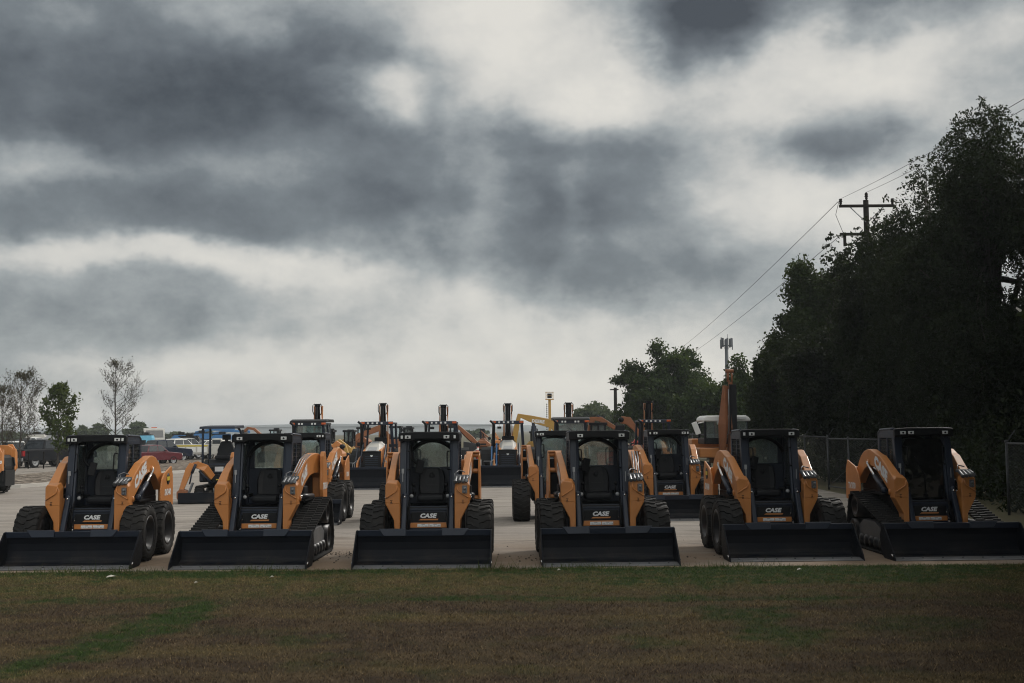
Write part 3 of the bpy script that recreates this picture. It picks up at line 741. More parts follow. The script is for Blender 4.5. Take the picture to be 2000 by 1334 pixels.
def mini_excavator(label, X, Y, rz):
    root = thing('mini_excavator', label, 'excavator', (X, Y, 0), rz)
    simple_track(root, 1.7, .24, .46, .42)
    b = MB(); b.prism([(-1.30, .03), (-1.22, .0), (-1.16, .15), (-1.20, .31), (-1.26, .31)], -.88, .85); b.b2(-.4, -.25, -1.2, -.3, .2, .32); b.b2(.25, .4, -1.2, -.3, .2, .32)
    b.build('dozer_blade', 'bucket', root, bev=0.01)
    b = MB(); b.cyl((0, 0, .4), (0, 0, .58), .34, 20); b.b2(-.47, .47, -.55, .80, .58, .80)
    b.prism([(-.35, .80), (-.35, 1.0), (.1, 1.22), (.80, 1.22), (.88, 1.0), (.85, .60), (.3, .6)], -.47, .47)
    hs = b.build('house', 'black', root, bev=0.03, seg=3)
    b = MB(); b.b2(-.46, -.36, -.58, -.50, .62, 1.1); b.b2(-.46, .30, -.6, -.56, 1.08, 1.12); b.b2(-.46, .30, -.6, -.56, .86, .89); b.b2(.26, .30, -.6, -.56, .6, 1.12)
    b.build('guard_rail', 'frame', hs)
    b = MB(); b.b2(.465, .50, -.1, .8, .65, 1.05); b.piece(); b.b2(-.50, -.465, .2, .8, .65, 1.05); b.each('side_cover', 'orange', hs, bev=0.01)
    b = MB(); b.b2(-.08, .16, -.365, -.345, .88, 1.02); b.b2(.2, .35, -.365, -.345, .70, .76); b.build('label_plate', 'letter', hs)
    b = MB(); b.b2(-.1, .05, -.362, -.345, .70, .73); b.b2(.0, .16, -.57, -.55, .64, .67); b.build('warning_strip', 'sticker', hs)
    b = MB(); b.b2(-.20, .26, .10, .55, 1.22, 1.34); st = b.build('seat', 'seat', root, bev=0.05, seg=3)
    b = MB(); b.loft([[(-.20, .50, 1.3), (.26, .50, 1.3), (.26, .62, 1.3), (-.20, .62, 1.3)], [(-.22, .55, 1.5), (.28, .55, 1.5), (.28, .66, 1.5), (-.22, .66, 1.5)], [(-.12, .60, 1.76), (.18, .60, 1.76), (.18, .70, 1.76), (-.12, .70, 1.76)]]); b.build('backrest', 'seat', st, bev=0.04, seg=3)
    b = MB(); b.b2(-.09, .15, .60, .70, 1.80, 1.95); b.b2(-.02, .08, .64, .67, 1.7, 1.85); b.build('headrest', 'seat', st, bev=0.03)
    b = MB()
    for s in (-1, 1): b.tube([(s * .44, .62, 1.15), (s * .47, .62, 1.85), (s * .45, .60, 2.05), (s * .38, .55, 2.16)] if s > 0 else [(-.44, -.30, 1.0), (-.43, -.34, 2.14)], .035, 8)
    b.tube([(-.44, .62, 1.15), (-.44, .62, 2.14)], .035, 8)
    b.prism([(-.50, 2.13), (-.46, 2.20), (.8, 2.24), (.86, 2.16)], -.50, .50)
    b.build('canopy', 'frame', root, bev=0.015)
    b = MB()
    for s in (-1, 1): b.cyl((s * .3, -.15, 1.0), (s * .3, -.2, 1.35), .014, 6); b.ball((s * .3, -.2, 1.38), .03, 6)
    b.build('control_lever', 'black', root)
    # boom swung to the viewer's left and folded down
    b = MB(); b.bar([(-.12, -.58, .72), (-.26, -.80, 1.0), (-.45, -.88, 1.10), (-.66, -.90, 1.06)], .13, [.2, .22, .2, .15])
    bm_ = b.build('boom', 'orange', root, bev=0.012)
    b = MB(); b.cyl((-.1, -.66, .55), (-.40, -.86, .92), .035, 8); b.build('boom_cylinder', 'frame', bm_)
    b = MB(); b.bar([(-.57, -.96, 1.14), (-.66, -.97, .95), (-.86, -1.0, .36)], .12, [.14, .19, .12]); stk = b.build('stick', 'orange', root, bev=0.012)
    b = MB(); b.cyl((-.46, -1.02, 1.12), (-.56, -1.04, .86), .04, 8); b.cyl((-.56, -1.04, .86), (-.62, -1.04, .55), .022, 8); b.build('stick_cylinder', 'frame', stk)
    b = MB(); b.prism([(-.93, .34), (-.84, .42), (-.72, .38), (-.60, .20), (-.48, .06), (-.42, .0), (-.66, .015), (-.84, .05), (-.93, .16)], -1.22, -.82, 'y'); b.build('bucket', 'orange2', stk, bev=0.01)
    b = MB(); b.box((-.60, -1.0, .42), (.05, .1, .36), (0, .35, 0)); b.cyl((-.55, -1.05, .25), (-.55, -.95, .25), .06, 8); b.build('linkage', 'steel', stk)
    return root
def pickup(name, label, cat, X, Y, rz, paint='navy', style='pickup', sc=1.0, group='cars and trucks parked on the gravel lot'):
    """faces local -y (so rz = 180 deg shows its tail)"""
    root = thing(name, label, cat, (X, Y, 0), rz, group, sc)
    H = 1.0
    if style == 'pickup':
        side = [(-2.75, .55), (-2.78, .85), (-2.65, 1.08), (-1.45, 1.20), (-.95, 1.24), (2.80, 1.22), (2.85, .60), (2.2, .45), (-2.5, .42)]
        top = [(-1.30, 1.20), (-.60, 1.82), (.0, 1.90), (.75, 1.86), (1.05, 1.22)]
    elif style == 'suv':
        side = [(-2.25, .5), (-2.3, .85), (-2.1, 1.02), (-1.2, 1.12), (2.2, 1.12), (2.32, .9), (2.30, .5), (1.9, .38), (-1.9, .38)]
        top = [(-1.25, 1.10), (-.45, 1.62), (.2, 1.72), (1.6, 1.66), (2.2, 1.10)]
    else:
        side = [(-2.3, .45), (-2.32, .7), (-2.1, .86), (-1.1, .96), (1.5, 1.0), (2.3, .95), (2.34, .5), (1.9, .32), (-1.9, .32)]
        top = [(-1.15, .95), (-.35, 1.36), (.5, 1.42), (1.15, 1.36), (1.85, .98)]
    w = .95 if style == 'pickup' else .88
    b = MB(); b.prism(side, -w, w)
    b.loft([[(-w * .96, side[3][0] if i == 0 else y, z) if False else (-w * (.95 if 0 < i < len(top) - 1 else 1) * (.86 if z > top[0][1] + .1 else .97), y, z) for i, (y, z) in enumerate(top)],
            [(w * (.86 if z > top[0][1] + .1 else .97), y, z) for i, (y, z) in enumerate(top)]])
    bd = b.build('body', paint, root, bev=0.06, seg=3)
    if style == 'pickup':
        b = MB(); b.b2(-w + .1, w - .1, 1.15, 2.72, 1.205, 1.226); b.build('truck_bed', 'black', bd)
    b = MB(); zt = top[2][1]; z0 = top[0][1] + .07; z1 = zt - .10
    for s in (-1, 1):
        ya, yb = top[0][0] + .25, top[-1][0] - .18
        ym = (ya + yb) / 2
        for (p, q, p1, q1) in ((ya, ym - .04, top[1][0] + .05, ym - .04), (ym + .04, yb, ym + .04, top[-2][0])):
            b.loft([[(s * w * .965, p, z0), (s * w * .965, q, z0), (s * w * .95, q, z0), (s * w * .95, p, z0)], [(s * w * .872, p1, z1), (s * w * .872, q1, z1), (s * w * .84, q1, z1), (s * w * .84, p1, z1)]])
    for (ya, za, yb, zb) in ((top[0][0] + .06, z0, top[1][0] - .04, z1), (top[-1][0] - .04, z0, top[-2][0] + .04, z1)):
        dy = -.03 if ya < 0 else .03
        b.loft([[(-w * .86, ya + dy, za), (w * .86, ya + dy, za), (w * .86, ya - dy, za), (-w * .86, ya - dy, za)], [(-w * .76, yb + dy, zb), (w * .76, yb + dy, zb), (w * .76, yb - dy, zb), (-w * .76, yb - dy, zb)]])
    b.build('window', 'carglass', bd)
    yr, zl = side[5][0] if style == 'pickup' else 2.28, .95 if style == 'pickup' else .82
    for s in (-1, 1):
        b = MB(); b.b2(s * (w - .16), s * (w + .012), yr - .12, yr + .05, zl - .16, zl + .20); b.build('taillight', 'taillight', bd, bev=0.02)
        b = MB(); b.b2(s * (w - .30), s * (w - .02), side[0][0] - .04, side[0][0] + .2, zl - .14, zl + .06); b.build('headlight', 'lens', bd, bev=0.03)
        for y in ((-1.75, 1.75) if style == 'pickup' else (-1.4, 1.4)):
            wheel(root, s * (w - .12), y, .41 if style == 'pickup' else .35, .25, s, .62, False, 'grey')
        b = MB(); b.box((s * (w + .10), top[0][0] + .45, top[0][1] + .12), (.2, .1, .16)); b.build('mirror', paint, bd, bev=0.03)
    b = MB(); b.b2(-w, w, yr + .02, yr + .16, .45, .66); b.b2(-w, w, side[0][0] - .1, side[0][0] + .02, .45, .68); bu = b.build('bumper', 'galv' if style == 'pickup' else paint, bd, bev=0.03)
    b = MB(); b.b2(-.16, .16, yr + .155, yr + .17, .50, .62); b.build('number_plate', 'offwhite', bu)
    b = MB(); b.b2(-w * .55, w * .55, side[0][0] - .03, side[0][0] + .05, .68, .98); b.build('grille', 'black', bd, bev=0.02)
    return root
def arm_machine(name, label, cat, Y, arm, thick, paint, base=None, cab=None, m2='black', rods=(), lettering=None, end=None, group='machines crowded at the far side of the yard', tracks=True):
    """a machine standing across the view; arm, base and cab are given as survey points (x, y) at distance Y"""
    P = lambda x, y: at(x, y, Y)
    if base: cx = (base[0] + base[1]) / 2
    else: cx = arm[0][0]
    o = P(cx, 840); root = thing(name, label, cat, (o.x, Y, 0), 0, group)
    L = lambda x, y, dy=0.0: P(x, y) - Vector((o.x, Y - dy, 0))
    if base:
        a, b_ = L(base[0], base[2]), L(base[1], base[2])
        zt, zb = a.z, max(.45, L(base[0], base[3]).z)
        b = MB(); b.prism([(a.x, zb), (a.x + .1, zt - .1), (a.x + .3, zt), (b_.x - .3, zt), (b_.x, zt - .25), (b_.x, zb)], -.85, .85, 'y')
        b.b2(a.x + .2, b_.x - .2, -.6, .6, .25, zb)
        bd = b.build('body', paint, root, bev=0.05)
        b = MB(); b.b2(a.x + .3, b_.x - .3, -.87, -.85, zb + .1, zb + (zt - zb) * .5); b.build('side_panel', 'black', bd)
        if tracks:
            wd = b_.x - a.x
            for s in (-1, 1):
                rr = min(.42, zb * .9 if zb > .5 else .42); b = MB()
                n = 8
                ring = [(a.x + rr - rr * math.sin(math.pi * k / n), rr + rr * math.cos(math.pi * k / n)) for k in range(n + 1)] + [(b_.x - rr + rr * math.sin(math.pi * k / n), rr - rr * math.cos(math.pi * k / n)) for k in range(n + 1)]
                b.prism(ring, s * .55, s * 1.0, 'y'); t = b.build('track_belt', 'rubber', root, bev=0.02)
                b = MB()
                for k in range(5):
                    xx = a.x + rr + (wd - 2 * rr) * k / 4; b.cyl((xx, s * .9, rr if k in (0, 4) else rr * .5), (xx, s * 1.02, rr if k in (0, 4) else rr * .5), rr * (.7 if k in (0, 4) else .3), 12)
                b.build('track_roller', 'rim', t)
        else:
            for s in (-1, 1):
                for xx in (a.x + .4, b_.x - .4):
                    w = wheel(root, xx, s * .8, .5, .3, s); w.location = (xx, s * .8, .5); w.rotation_euler = (0, 0, R(90))
    if cab:
        a, b_ = L(cab[0], cab[3]), L(cab[1], cab[2])
        x0, x1, z0, z1 = a.x, b_.x, a.z, b_.z
        b = MB(); t = .09
        for (x, y) in ((x0, -.55), (x1 - t, -.55), (x0, .55 - t), (x1 - t, .55 - t)): b.b2(x, x + t, y, y + t, z0, z1)
        b.b2(x0 - .06, x1 + .06, -.62, .62, z1, z1 + .12); b.b2(x0, x1, -.55, .55, z0 - .1, z0 + (z1 - z0) * .25); b.b2((x0 + x1) / 2 - .04, (x0 + x1) / 2 + .04, -.55, -.47, z0, z1)
        cb = b.build('cab', m2, root, bev=0.02)
        b = MB(); b.b2(x0 + t, x1 - t, -.53, -.52, z0 + (z1 - z0) * .25, z1); b.piece(); b.b2(x0 + t, x1 - t, .50, .51, z0 + (z1 - z0) * .25, z1); b.each('window', 'glass', cb)
        b = MB(); xm = (x0 + x1) / 2; b.b2(xm - .2, xm + .2, .0, .4, z0 + .15, z0 + .3); b.b2(xm - .2, xm + .2, .3, .42, z0 + .3, z0 + .85); b.build('seat', 'seat', cb, bev=0.04)
    bo = None
    if arm:
        k = Y / F
        b = MB(); pts = [L(x, y, 0 if not base else -.2) for x, y in arm]
        b.bar(pts, .32, [t * k for t in thick]); bo = b.build('boom', paint, root, bev=0.02)
        b = MB()
        for p in pts[::max(1, len(pts) - 1)]: b.cyl(p + Vector((0, -.2, 0)), p + Vector((0, .2, 0)), .12, 10); b.piece()
        b.each('pivot_pin', 'black', bo)
        for (x0, y0, x1, y1, r_) in rods:
            b = MB(); b.cyl(L(x0, y0, -.25), L(x1, y1, -.25), r_ * k, 8); b.cyl(L(x0, y0, -.25), L(x0 + (x1 - x0) * 1.25, y0 + (y1 - y0) * 1.25, -.25), r_ * k * .6, 8); b.build('cylinder', 'frame', bo)
        if lettering:
            t_, x, y, h, ang, mm = lettering
            c = L(x, y, -.2) + Vector((0, -.172, 0)); ca, sa = math.cos(ang), math.sin(ang)
            text('lettering', t_, h * k, lambda u, v: (c.x + u * ca - v * sa, c.y, c.z + u * sa + v * ca), bo, mm, .05)
    if end:
        b = MB(); b.prism([(L(x, y).x, L(x, y).z) for x, y in end], -.6, .6, 'y'); b.build('bucket', 'black' if not bo else 'rim', bo or root, bev=0.02)
    return root
# ------------------------------------------------------------------ vegetation
def soup(name, V4, m, parent=None, tri=False):
    """one mesh from an (N, k, 3) array of separate small faces"""
    N, k, _ = V4.shape
    me = bpy.data.meshes.new(name)
    me.vertices.add(N * k); me.vertices.foreach_set('co', V4.reshape(-1).astype(np.float32))
    me.loops.add(N * k); me.loops.foreach_set('vertex_index', np.arange(N * k, dtype=np.int32))
    me.polygons.add(N); me.polygons.foreach_set('loop_start', np.arange(0, N * k, k, dtype=np.int32))
    me.polygons.foreach_set('loop_total', np.full(N, k, dtype=np.int32))
    me.update(calc_edges=True); me.materials.append(M[m])
    return link(name, me, parent)
def leaves(cent, size, rng, elong=1.7, droop=0.0, var=0.4):
    N = len(cent)
    t = rng.normal(size=(N, 3)); t[:, 2] -= droop * 2.0
    t /= np.linalg.norm(t, axis=1)[:, None]
    r = rng.normal(size=(N, 3)); b = np.cross(t, r); b /= np.linalg.norm(b, axis=1)[:, None] + 1e-9
    s = size * (1 + var * rng.uniform(-1, 1, (N, 1)))
    l, w = t * s * elong / 2, b * s / 2
    nrm = np.cross(t, b) * s * 0.12
    return np.stack([cent - l, cent + w * 0.9 + nrm, cent + l, cent - w * 0.9 + nrm], axis=1)
def tree(name, label, X, Y, H, crown, nclump=60, nleaf=20000, lsize=0.12, style='broad', leafm='leafA', trunk_r=0.18, group=None, seed=1, trunk_top=0.55, hollow=0.35, cat='tree', clump_r=0.22, limbs=True, hole=None):
    """crown = (dx, dy, zc, rx, ry, rz)"""
    rng = np.random.default_rng(seed)
    root = thing(name, label, cat, (X, Y, 0), 0, group)
    dx, dy, zc, rx, ry, rz = crown
    # clump centres in a lumpy ellipsoid
    u = rng.normal(size=(nclump, 3)); u /= np.linalg.norm(u, axis=1)[:, None]
    rad = hollow + (1 - hollow) * rng.uniform(0, 1, (nclump, 1)) ** 0.6
    lump = 0.82 + 0.28 * np.sin(u[:, :1] * 4.1 + seed) * np.cos(u[:, 2:3] * 5.3 + seed * 2) + rng.uniform(-.1, .1, (nclump, 1))
    lump = np.minimum(lump, 1.0)
    c = u * rad * lump * np.array([rx, ry, rz]) + np.array([dx, dy, zc])
    c[:, 2] = np.maximum(c[:, 2], 0.25)
    if hole:                                            # gaps where limbs show against the sky: (x, z, radius) in the tree's own frame
        for hx, hz, hr in hole: c = c[np.hypot(c[:, 0] - hx, (c[:, 2] - hz) * 1.3) > hr]
        nclump = len(c)
    tp = Vector((dx * .6, dy * .6, max(.5, zc - rz * .35 + rz * trunk_top * .5)))
    b = MB()
    tpts = [Vector((0, 0, -.1)), Vector((dx * .1 + .05, 0, tp.z * .3)), Vector((dx * .35 - .04, dy * .3, tp.z * .65)), tp]
    b.tube(tpts, [trunk_r * 1.25, trunk_r, trunk_r * .8, trunk_r * .55], 9)
    top = Vector((dx, dy, zc + rz * .7)); b.tube([tp, (tp + top) / 2 + Vector((.1 * rx, 0, 0)), top], [trunk_r * .55, trunk_r * .35, .02], 7)
    if limbs:
        for i in range(nclump):
            q = Vector(c[i]); f = rng.uniform(.35, 1.0)
            a = tpts[1].lerp(tp, f) if f < .8 else tp.lerp(top, rng.uniform(0, .6))
            mid = a.lerp(q, .5) + Vector((0, 0, (q - a).length * (.12 if style != 'feather' else .2)))
            r0 = trunk_r * rng.uniform(.16, .34)
            b.tube([a, mid, q], [r0, r0 * .6, .012], 5)
            for k in range(2):
                e = q + Vector(rng.normal(size=3) * clump_r * .7 * min(rx, rz)); b.tube([mid.lerp(q, .6), e], [r0 * .35, .008], 4)
    b.build('trunk', 'bark', root)
    # leaves
    wts = rng.uniform(.6, 1.5, nclump); wts /= wts.sum()
    idx = rng.choice(nclump, nleaf, p=wts)
    cr = clump_r * np.array([rx, ry, rz * .8]) * rng.uniform(.5, 1.35, (nclump, 3))
    off = rng.normal(size=(nleaf, 3)) * .56; off /= np.maximum(1.0, np.linalg.norm(off, axis=1)[:, None] / 1.6)
    p = c[idx] + off * cr[idx]
    if style == 'feather':                              # leaflets strung along drooping sprays
        ns = nleaf // 14
        sid = rng.choice(nclump, ns, p=wts)
        so = rng.normal(size=(ns, 3)) * .75
        so /= np.maximum(1.0, np.linalg.norm(so, axis=1)[:, None] / 1.25)
        st = c[sid] + so * cr[sid]
        d = so * np.array([1, 1, .25]); d /= np.linalg.norm(d, axis=1)[:, None] + 1e-9
        ln = rng.uniform(.35, .95, (ns, 1))
        k = np.linspace(0, 1, 14)[None, :, None]
        p = st[:, None, :] + d[:, None, :] * ln[:, None, :] * k * .75 + np.array([0, 0, -1.0]) * (ln[:, None, :] * k) ** 2 * .9
        p = p.reshape(-1, 3) + rng.normal(size=(ns * 14, 3)) * .035
    p[:, 2] = np.maximum(p[:, 2], .05)
    L4 = leaves(p, lsize, rng, 1.9 if style == 'feather' else 1.5, .35 if style == 'feather' else .15)
    soup('crown', L4, leafm, root)
    return root
def twig_tree(name, label, X, Y, H, width, nleaf, leafm, seed, group=None, lsize=.09, r0=.055, levels=3, start=.22, cat='tree', up=.75):
    """slender tree whose branches show: central leader with rising branches and twigs"""
    rng = np.random.default_rng(seed); rnd = random.Random(seed)
    root = thing(name, label, cat, (X, Y, 0), 0, group)
    b = MB(); tips = []
    def branch(a, d, ln, r, lev):
        n = 4; pts = [a]; dd = d.copy()
        for i in range(n):
            dd = (dd + Vector((rnd.gauss(0, .12), rnd.gauss(0, .12), .10 if lev else 0))).normalized(); pts.append(pts[-1] + dd * ln / n)
        b.tube(pts, [max(.006, r * (1 - .8 * i / n)) for i in range(n + 1)], 5 if lev > 1 else 6)
        if lev >= levels: tips.extend(pts[1:]); return
        for k in range(6 if lev == 1 else 4):
            t = rnd.uniform(.3, 1.0); i = min(n - 1, int(t * n)); q = pts[i].lerp(pts[i + 1], t * n - i)
            e = (dd + Vector((rnd.gauss(0, .6), rnd.gauss(0, .6), rnd.gauss(.15, .3)))).normalized()
            branch(q, e, ln * rnd.uniform(.35, .6), r * .5, lev + 1)
        tips.append(pts[-1])
    lead = [Vector((0, 0, -.1))]
    for i in range(8): lead.append(Vector((rnd.gauss(0, .03) * H / 6, rnd.gauss(0, .03) * H / 6, H * (i + 1) / 8)))
    b.tube(lead, [r0 * (1 - .92 * i / 8) + .006 for i in range(9)], 7)
    nb = 30
    for k in range(nb):
        t = start + (1 - start) * (k + rnd.random() * .6) / nb * .97; i = min(7, int(t * 8)); q = lead[i].lerp(lead[i + 1], t * 8 - i)
        a = rnd.uniform(0, 2 * math.pi); env = math.sin(math.pi * min(1, (t - start) / (1 - start) * .80 + .22)) ** .8
        d = Vector((math.cos(a), math.sin(a), up)).normalized()
        branch(q, d, width * env * rnd.uniform(.75, 1.1), r0 * .42 * (1.1 - t), 1)
    b.build('trunk', 'bark', root)
    T = np.array([t[:] for t in tips]); idx = rng.integers(0, len(T), nleaf)
    p = T[idx] + rng.normal(size=(nleaf, 3)) * np.array([.12, .12, .10])
    soup('crown', leaves(p, lsize, rng, 1.5, .2), leafm, root)
    return root
# ------------------------------------------------------------------ sky
SC.view_settings.view_transform = 'Standard'; SC.view_settings.look = 'None'
SC.view_settings.exposure = 0.0; SC.view_settings.gamma = 1.0
SUN_EL, SUN_AZ = R(38), R(38)
W = bpy.data.worlds.new('World'); SC.world = W; W.use_nodes = True
nt = W.node_tree; nt.nodes.clear()
def lin(c): return tuple(((x / 255 + .055) / 1.055) ** 2.4 if x > 10 else x / 255 / 12.92 for x in c)
tc = nt.nodes.new('ShaderNodeTexCoord'); d = tc.outputs['Generated']
sp = nd(nt, 'ShaderNodeSeparateXYZ', {0: d})
az = mth(nt, 'ARCTAN2', sp.outputs[0], sp.outputs[1]); el = mth(nt, 'ARCSINE', sp.outputs[2])
st = nd(nt, 'ShaderNodeMapping', {0: d, 3: (1, 1, 1.45)}).outputs[0]
w1 = nd(nt, 'ShaderNodeTexNoise', {'Vector': st, 'Scale': 7.0, 'Detail': 5.0, 'Roughness': .55})
wc = nd(nt, 'ShaderNodeSeparateColor', {0: w1.outputs['Color']})
azw = mth(nt, 'ADD', az, mth(nt, 'MULTIPLY_ADD', wc.outputs[0], .15, -.075))
elw = mth(nt, 'ADD', el, mth(nt, 'MULTIPLY_ADD', wc.outputs[1], .09, -.045))
pv = nd(nt, 'ShaderNodeCombineXYZ', {0: azw, 1: elw}).outputs[0]
BLOBS = [  # x, y, rx, ry, degrees, change of tone
    (350, 240, 950, 330, 4, -.15), (250, 130, 650, 210, -5, -.18), (100, 210, 420, 120, 0, -.10), (560, 150, 300, 150, 10, -.16), (620, 250, 420, 90, 4, -.08), (60, 0, 220, 90, 0, -.08),
    (330, 415, 850, 85, 1, -.16), (780, 350, 360, 150, 0, -.06), (1160, 335, 310, 170, 8, -.26), (1050, 460, 560, 130, 10, -.16), (1130, 270, 230, 70, 5, -.10), (1080, 545, 420, 70, 8, -.10),
    (1360, 40, 180, 130, -12, -.46), (1720, -40, 560, 100, 0, -.30), (1640, 250, 150, 110, 10, -.32), (1900, 120, 190, 90, 0, -.16), (1420, 420, 200, 260, -20, -.05),
    (250, 600, 700, 100, 3, -.16), (1250, 540, 330, 60, 0, -.06), (120, 760, 500, 60, 0, -.08), (1350, 600, 300, 110, 0, -.10), (980, 60, 160, 120, 0, .06),
    (1060, 120, 260, 190, 25, .20), (1250, 170, 220, 110, -15, .14), (1690, 140, 360, 120, 0, .18), (715, 192, 150, 80, 8, .34), (830, 110, 120, 160, 10, .08),
    (430, 50, 130, 80, 0, .24), (150, 45, 120, 50, 0, .10), (330, 500, 520, 42, 1, .22), (1050, 700, 560, 170, 0, .14), (1500, 380, 260, 110, 20, .12), (1650, 400, 260, 120, 0, .08),
    (60, 305, 200, 55, 0, .18), (400, 700, 330, 60, 0, .10), (560, 560, 300, 60, 8, .05), (950, 390, 70, 280, 6, .13), (870, 390, 45, 240, 12, .08), (900, 800, 1500, 120, 0, .13), (1095, 410, 45, 240, -4, .09)]
V = None
for (x, y, rx, ry, rot, amp) in BLOBS:
    q = ray(x, y).normalized()
    mp = nd(nt, 'ShaderNodeMapping', {0: pv, 1: (math.atan2(q.x, q.y), math.asin(q.z), 0), 2: (0, 0, -R(rot)), 3: (rx * 1.15 / F, ry * 1.15 / F, 1)}, vector_type='TEXTURE')
    g = nd(nt, 'ShaderNodeTexGradient', {0: mp.outputs[0]}, gradient_type='SPHERICAL')
    s = nd(nt, 'ShaderNodeMapRange', {0: g.outputs['Fac'], 1: 0.0, 2: .85, 3: 0.0, 4: amp}, interpolation_type='SMOOTHSTEP').outputs[0]
    V = s if V is None else mth(nt, 'ADD', V, s)
n1 = noise(nt, st, 8.5, 11, .62, .0); n2 = noise(nt, st, 30.0, 8, .60)
V = mth(nt, 'ADD', V, mth(nt, 'MULTIPLY_ADD', n1, .54, -.27))
V = mth(nt, 'ADD', V, mth(nt, 'MULTIPLY_ADD', n2, .13, -.065))
# faint shafts of light below the bright gap
q = ray(1010, 410).normalized()
mp = nd(nt, 'ShaderNodeMapping', {0: nd(nt, 'ShaderNodeCombineXYZ', {0: az, 1: el}).outputs[0], 1: (math.atan2(q.x, q.y), math.asin(q.z), 0), 3: (430 / F, 330 / F, 1)}, vector_type='TEXTURE')
gz = nd(nt, 'ShaderNodeTexGradient', {0: mp.outputs[0]}, gradient_type='QUADRATIC_SPHERE').outputs['Fac']
fan = mth(nt, 'DIVIDE', mth(nt, 'SUBTRACT', az, .05), mth(nt, 'SUBTRACT', .75, el))
rays = noise(nt, nd(nt, 'ShaderNodeCombineXYZ', {0: mth(nt, 'MULTIPLY', fan, 9.0)}).outputs[0], 1.0, 1)
V = mth(nt, 'ADD', V, mth(nt, 'MULTIPLY', gz, mth(nt, 'MULTIPLY_ADD', rays, .62, -.28)))
# tone of the unseen sky overhead and behind, shaped for the light it gives
front = mth(nt, 'ADD', .715, mth(nt, 'MULTIPLY', mth(nt, 'MAXIMUM', mth(nt, 'MULTIPLY', sp.outputs[1], -1.0), 0.0), mth(nt, 'MULTIPLY_ADD', sp.outputs[0], .72, .02)))
up = nd(nt, 'ShaderNodeMapRange', {0: sp.outputs[2], 1: .38, 2: .85, 3: 0.0, 4: .10}).outputs[0]
V = mth(nt, 'ADD', V, mth(nt, 'ADD', front, up), clamp=True)
cl = ramp(nt, V, [(.18, lin((66, 71, 76))), (.34, lin((95, 101, 106))), (.48, lin((118, 125, 129))), (.64, lin((160, 165, 166))), (.80, lin((205, 204, 199))), (.95, lin((224, 221, 213)))])
sky = nd(nt, 'ShaderNodeTexSky', sky_type='NISHITA'); sky.sun_disc = False; sky.sun_elevation = SUN_EL; sky.sun_rotation = SUN_AZ
# added fill light: unseen sky behind right is brightened for the machine fronts
kb = mth(nt, 'ADD', mth(nt, 'MULTIPLY', sp.outputs[1], -.85), mth(nt, 'MULTIPLY_ADD', sp.outputs[0], .50, -.12), clamp=True)
sc_ = nd(nt, 'ShaderNodeVectorMath', {0: cl, 3: mth(nt, 'MULTIPLY_ADD', kb, 29.0, 10.0)}, operation='SCALE').outputs[0]
bg = nd(nt, 'ShaderNodeBackground', {0: mixc(nt, .96, sky.outputs[0], sc_), 1: .1})
wo = nt.nodes.new('ShaderNodeOutputWorld'); nt.links.new(bg.outputs[0], wo.inputs[0])
sl = bpy.data.lights.new('sun', 'SUN'); sl.energy = 2.2; sl.angle = R(11); sl.color = (1.0, .95, .88)
so = bpy.data.objects.new('sun', sl); COL.objects.link(so); so.rotation_euler = (-(R(90) - SUN_EL), 0, -SUN_AZ); so['kind'] = 'structure'
# ------------------------------------------------------------------ ground
def sheet(name, poly, z, m, kind='structure', label=None):
    me = bpy.data.meshes.new(name); me.from_pydata([(x, y, z) for x, y in poly], [], [tuple(range(len(poly)))]); me.materials.append(m); me.update()
    if me.polygons[0].normal.z < 0: me.flip_normals()
    o = link(name, me); o['kind'] = kind
    if label: o['label'] = label
    return o
def posvec(nt): return nt.nodes.new('ShaderNodeNewGeometry').outputs['Position']
def ground_mat():
    m, nt, out = new_mat('dry_field'); p = posvec(nt)
    n = noise(nt, p, .06, 6, .6); n2 = noise(nt, p, 1.1, 5, .6)
    c = mixc(nt, n, (.10, .085, .055), (.075, .085, .04)); c = mixc(nt, mth(nt, 'MULTIPLY', n2, .6), c, (.13, .11, .08))
    b = nd(nt, 'ShaderNodeBsdfPrincipled', {'Base Color': c, 'Roughness': .95, 'Specular IOR Level': .1}); nt.links.new(b.outputs[0], out.inputs[0]); return m
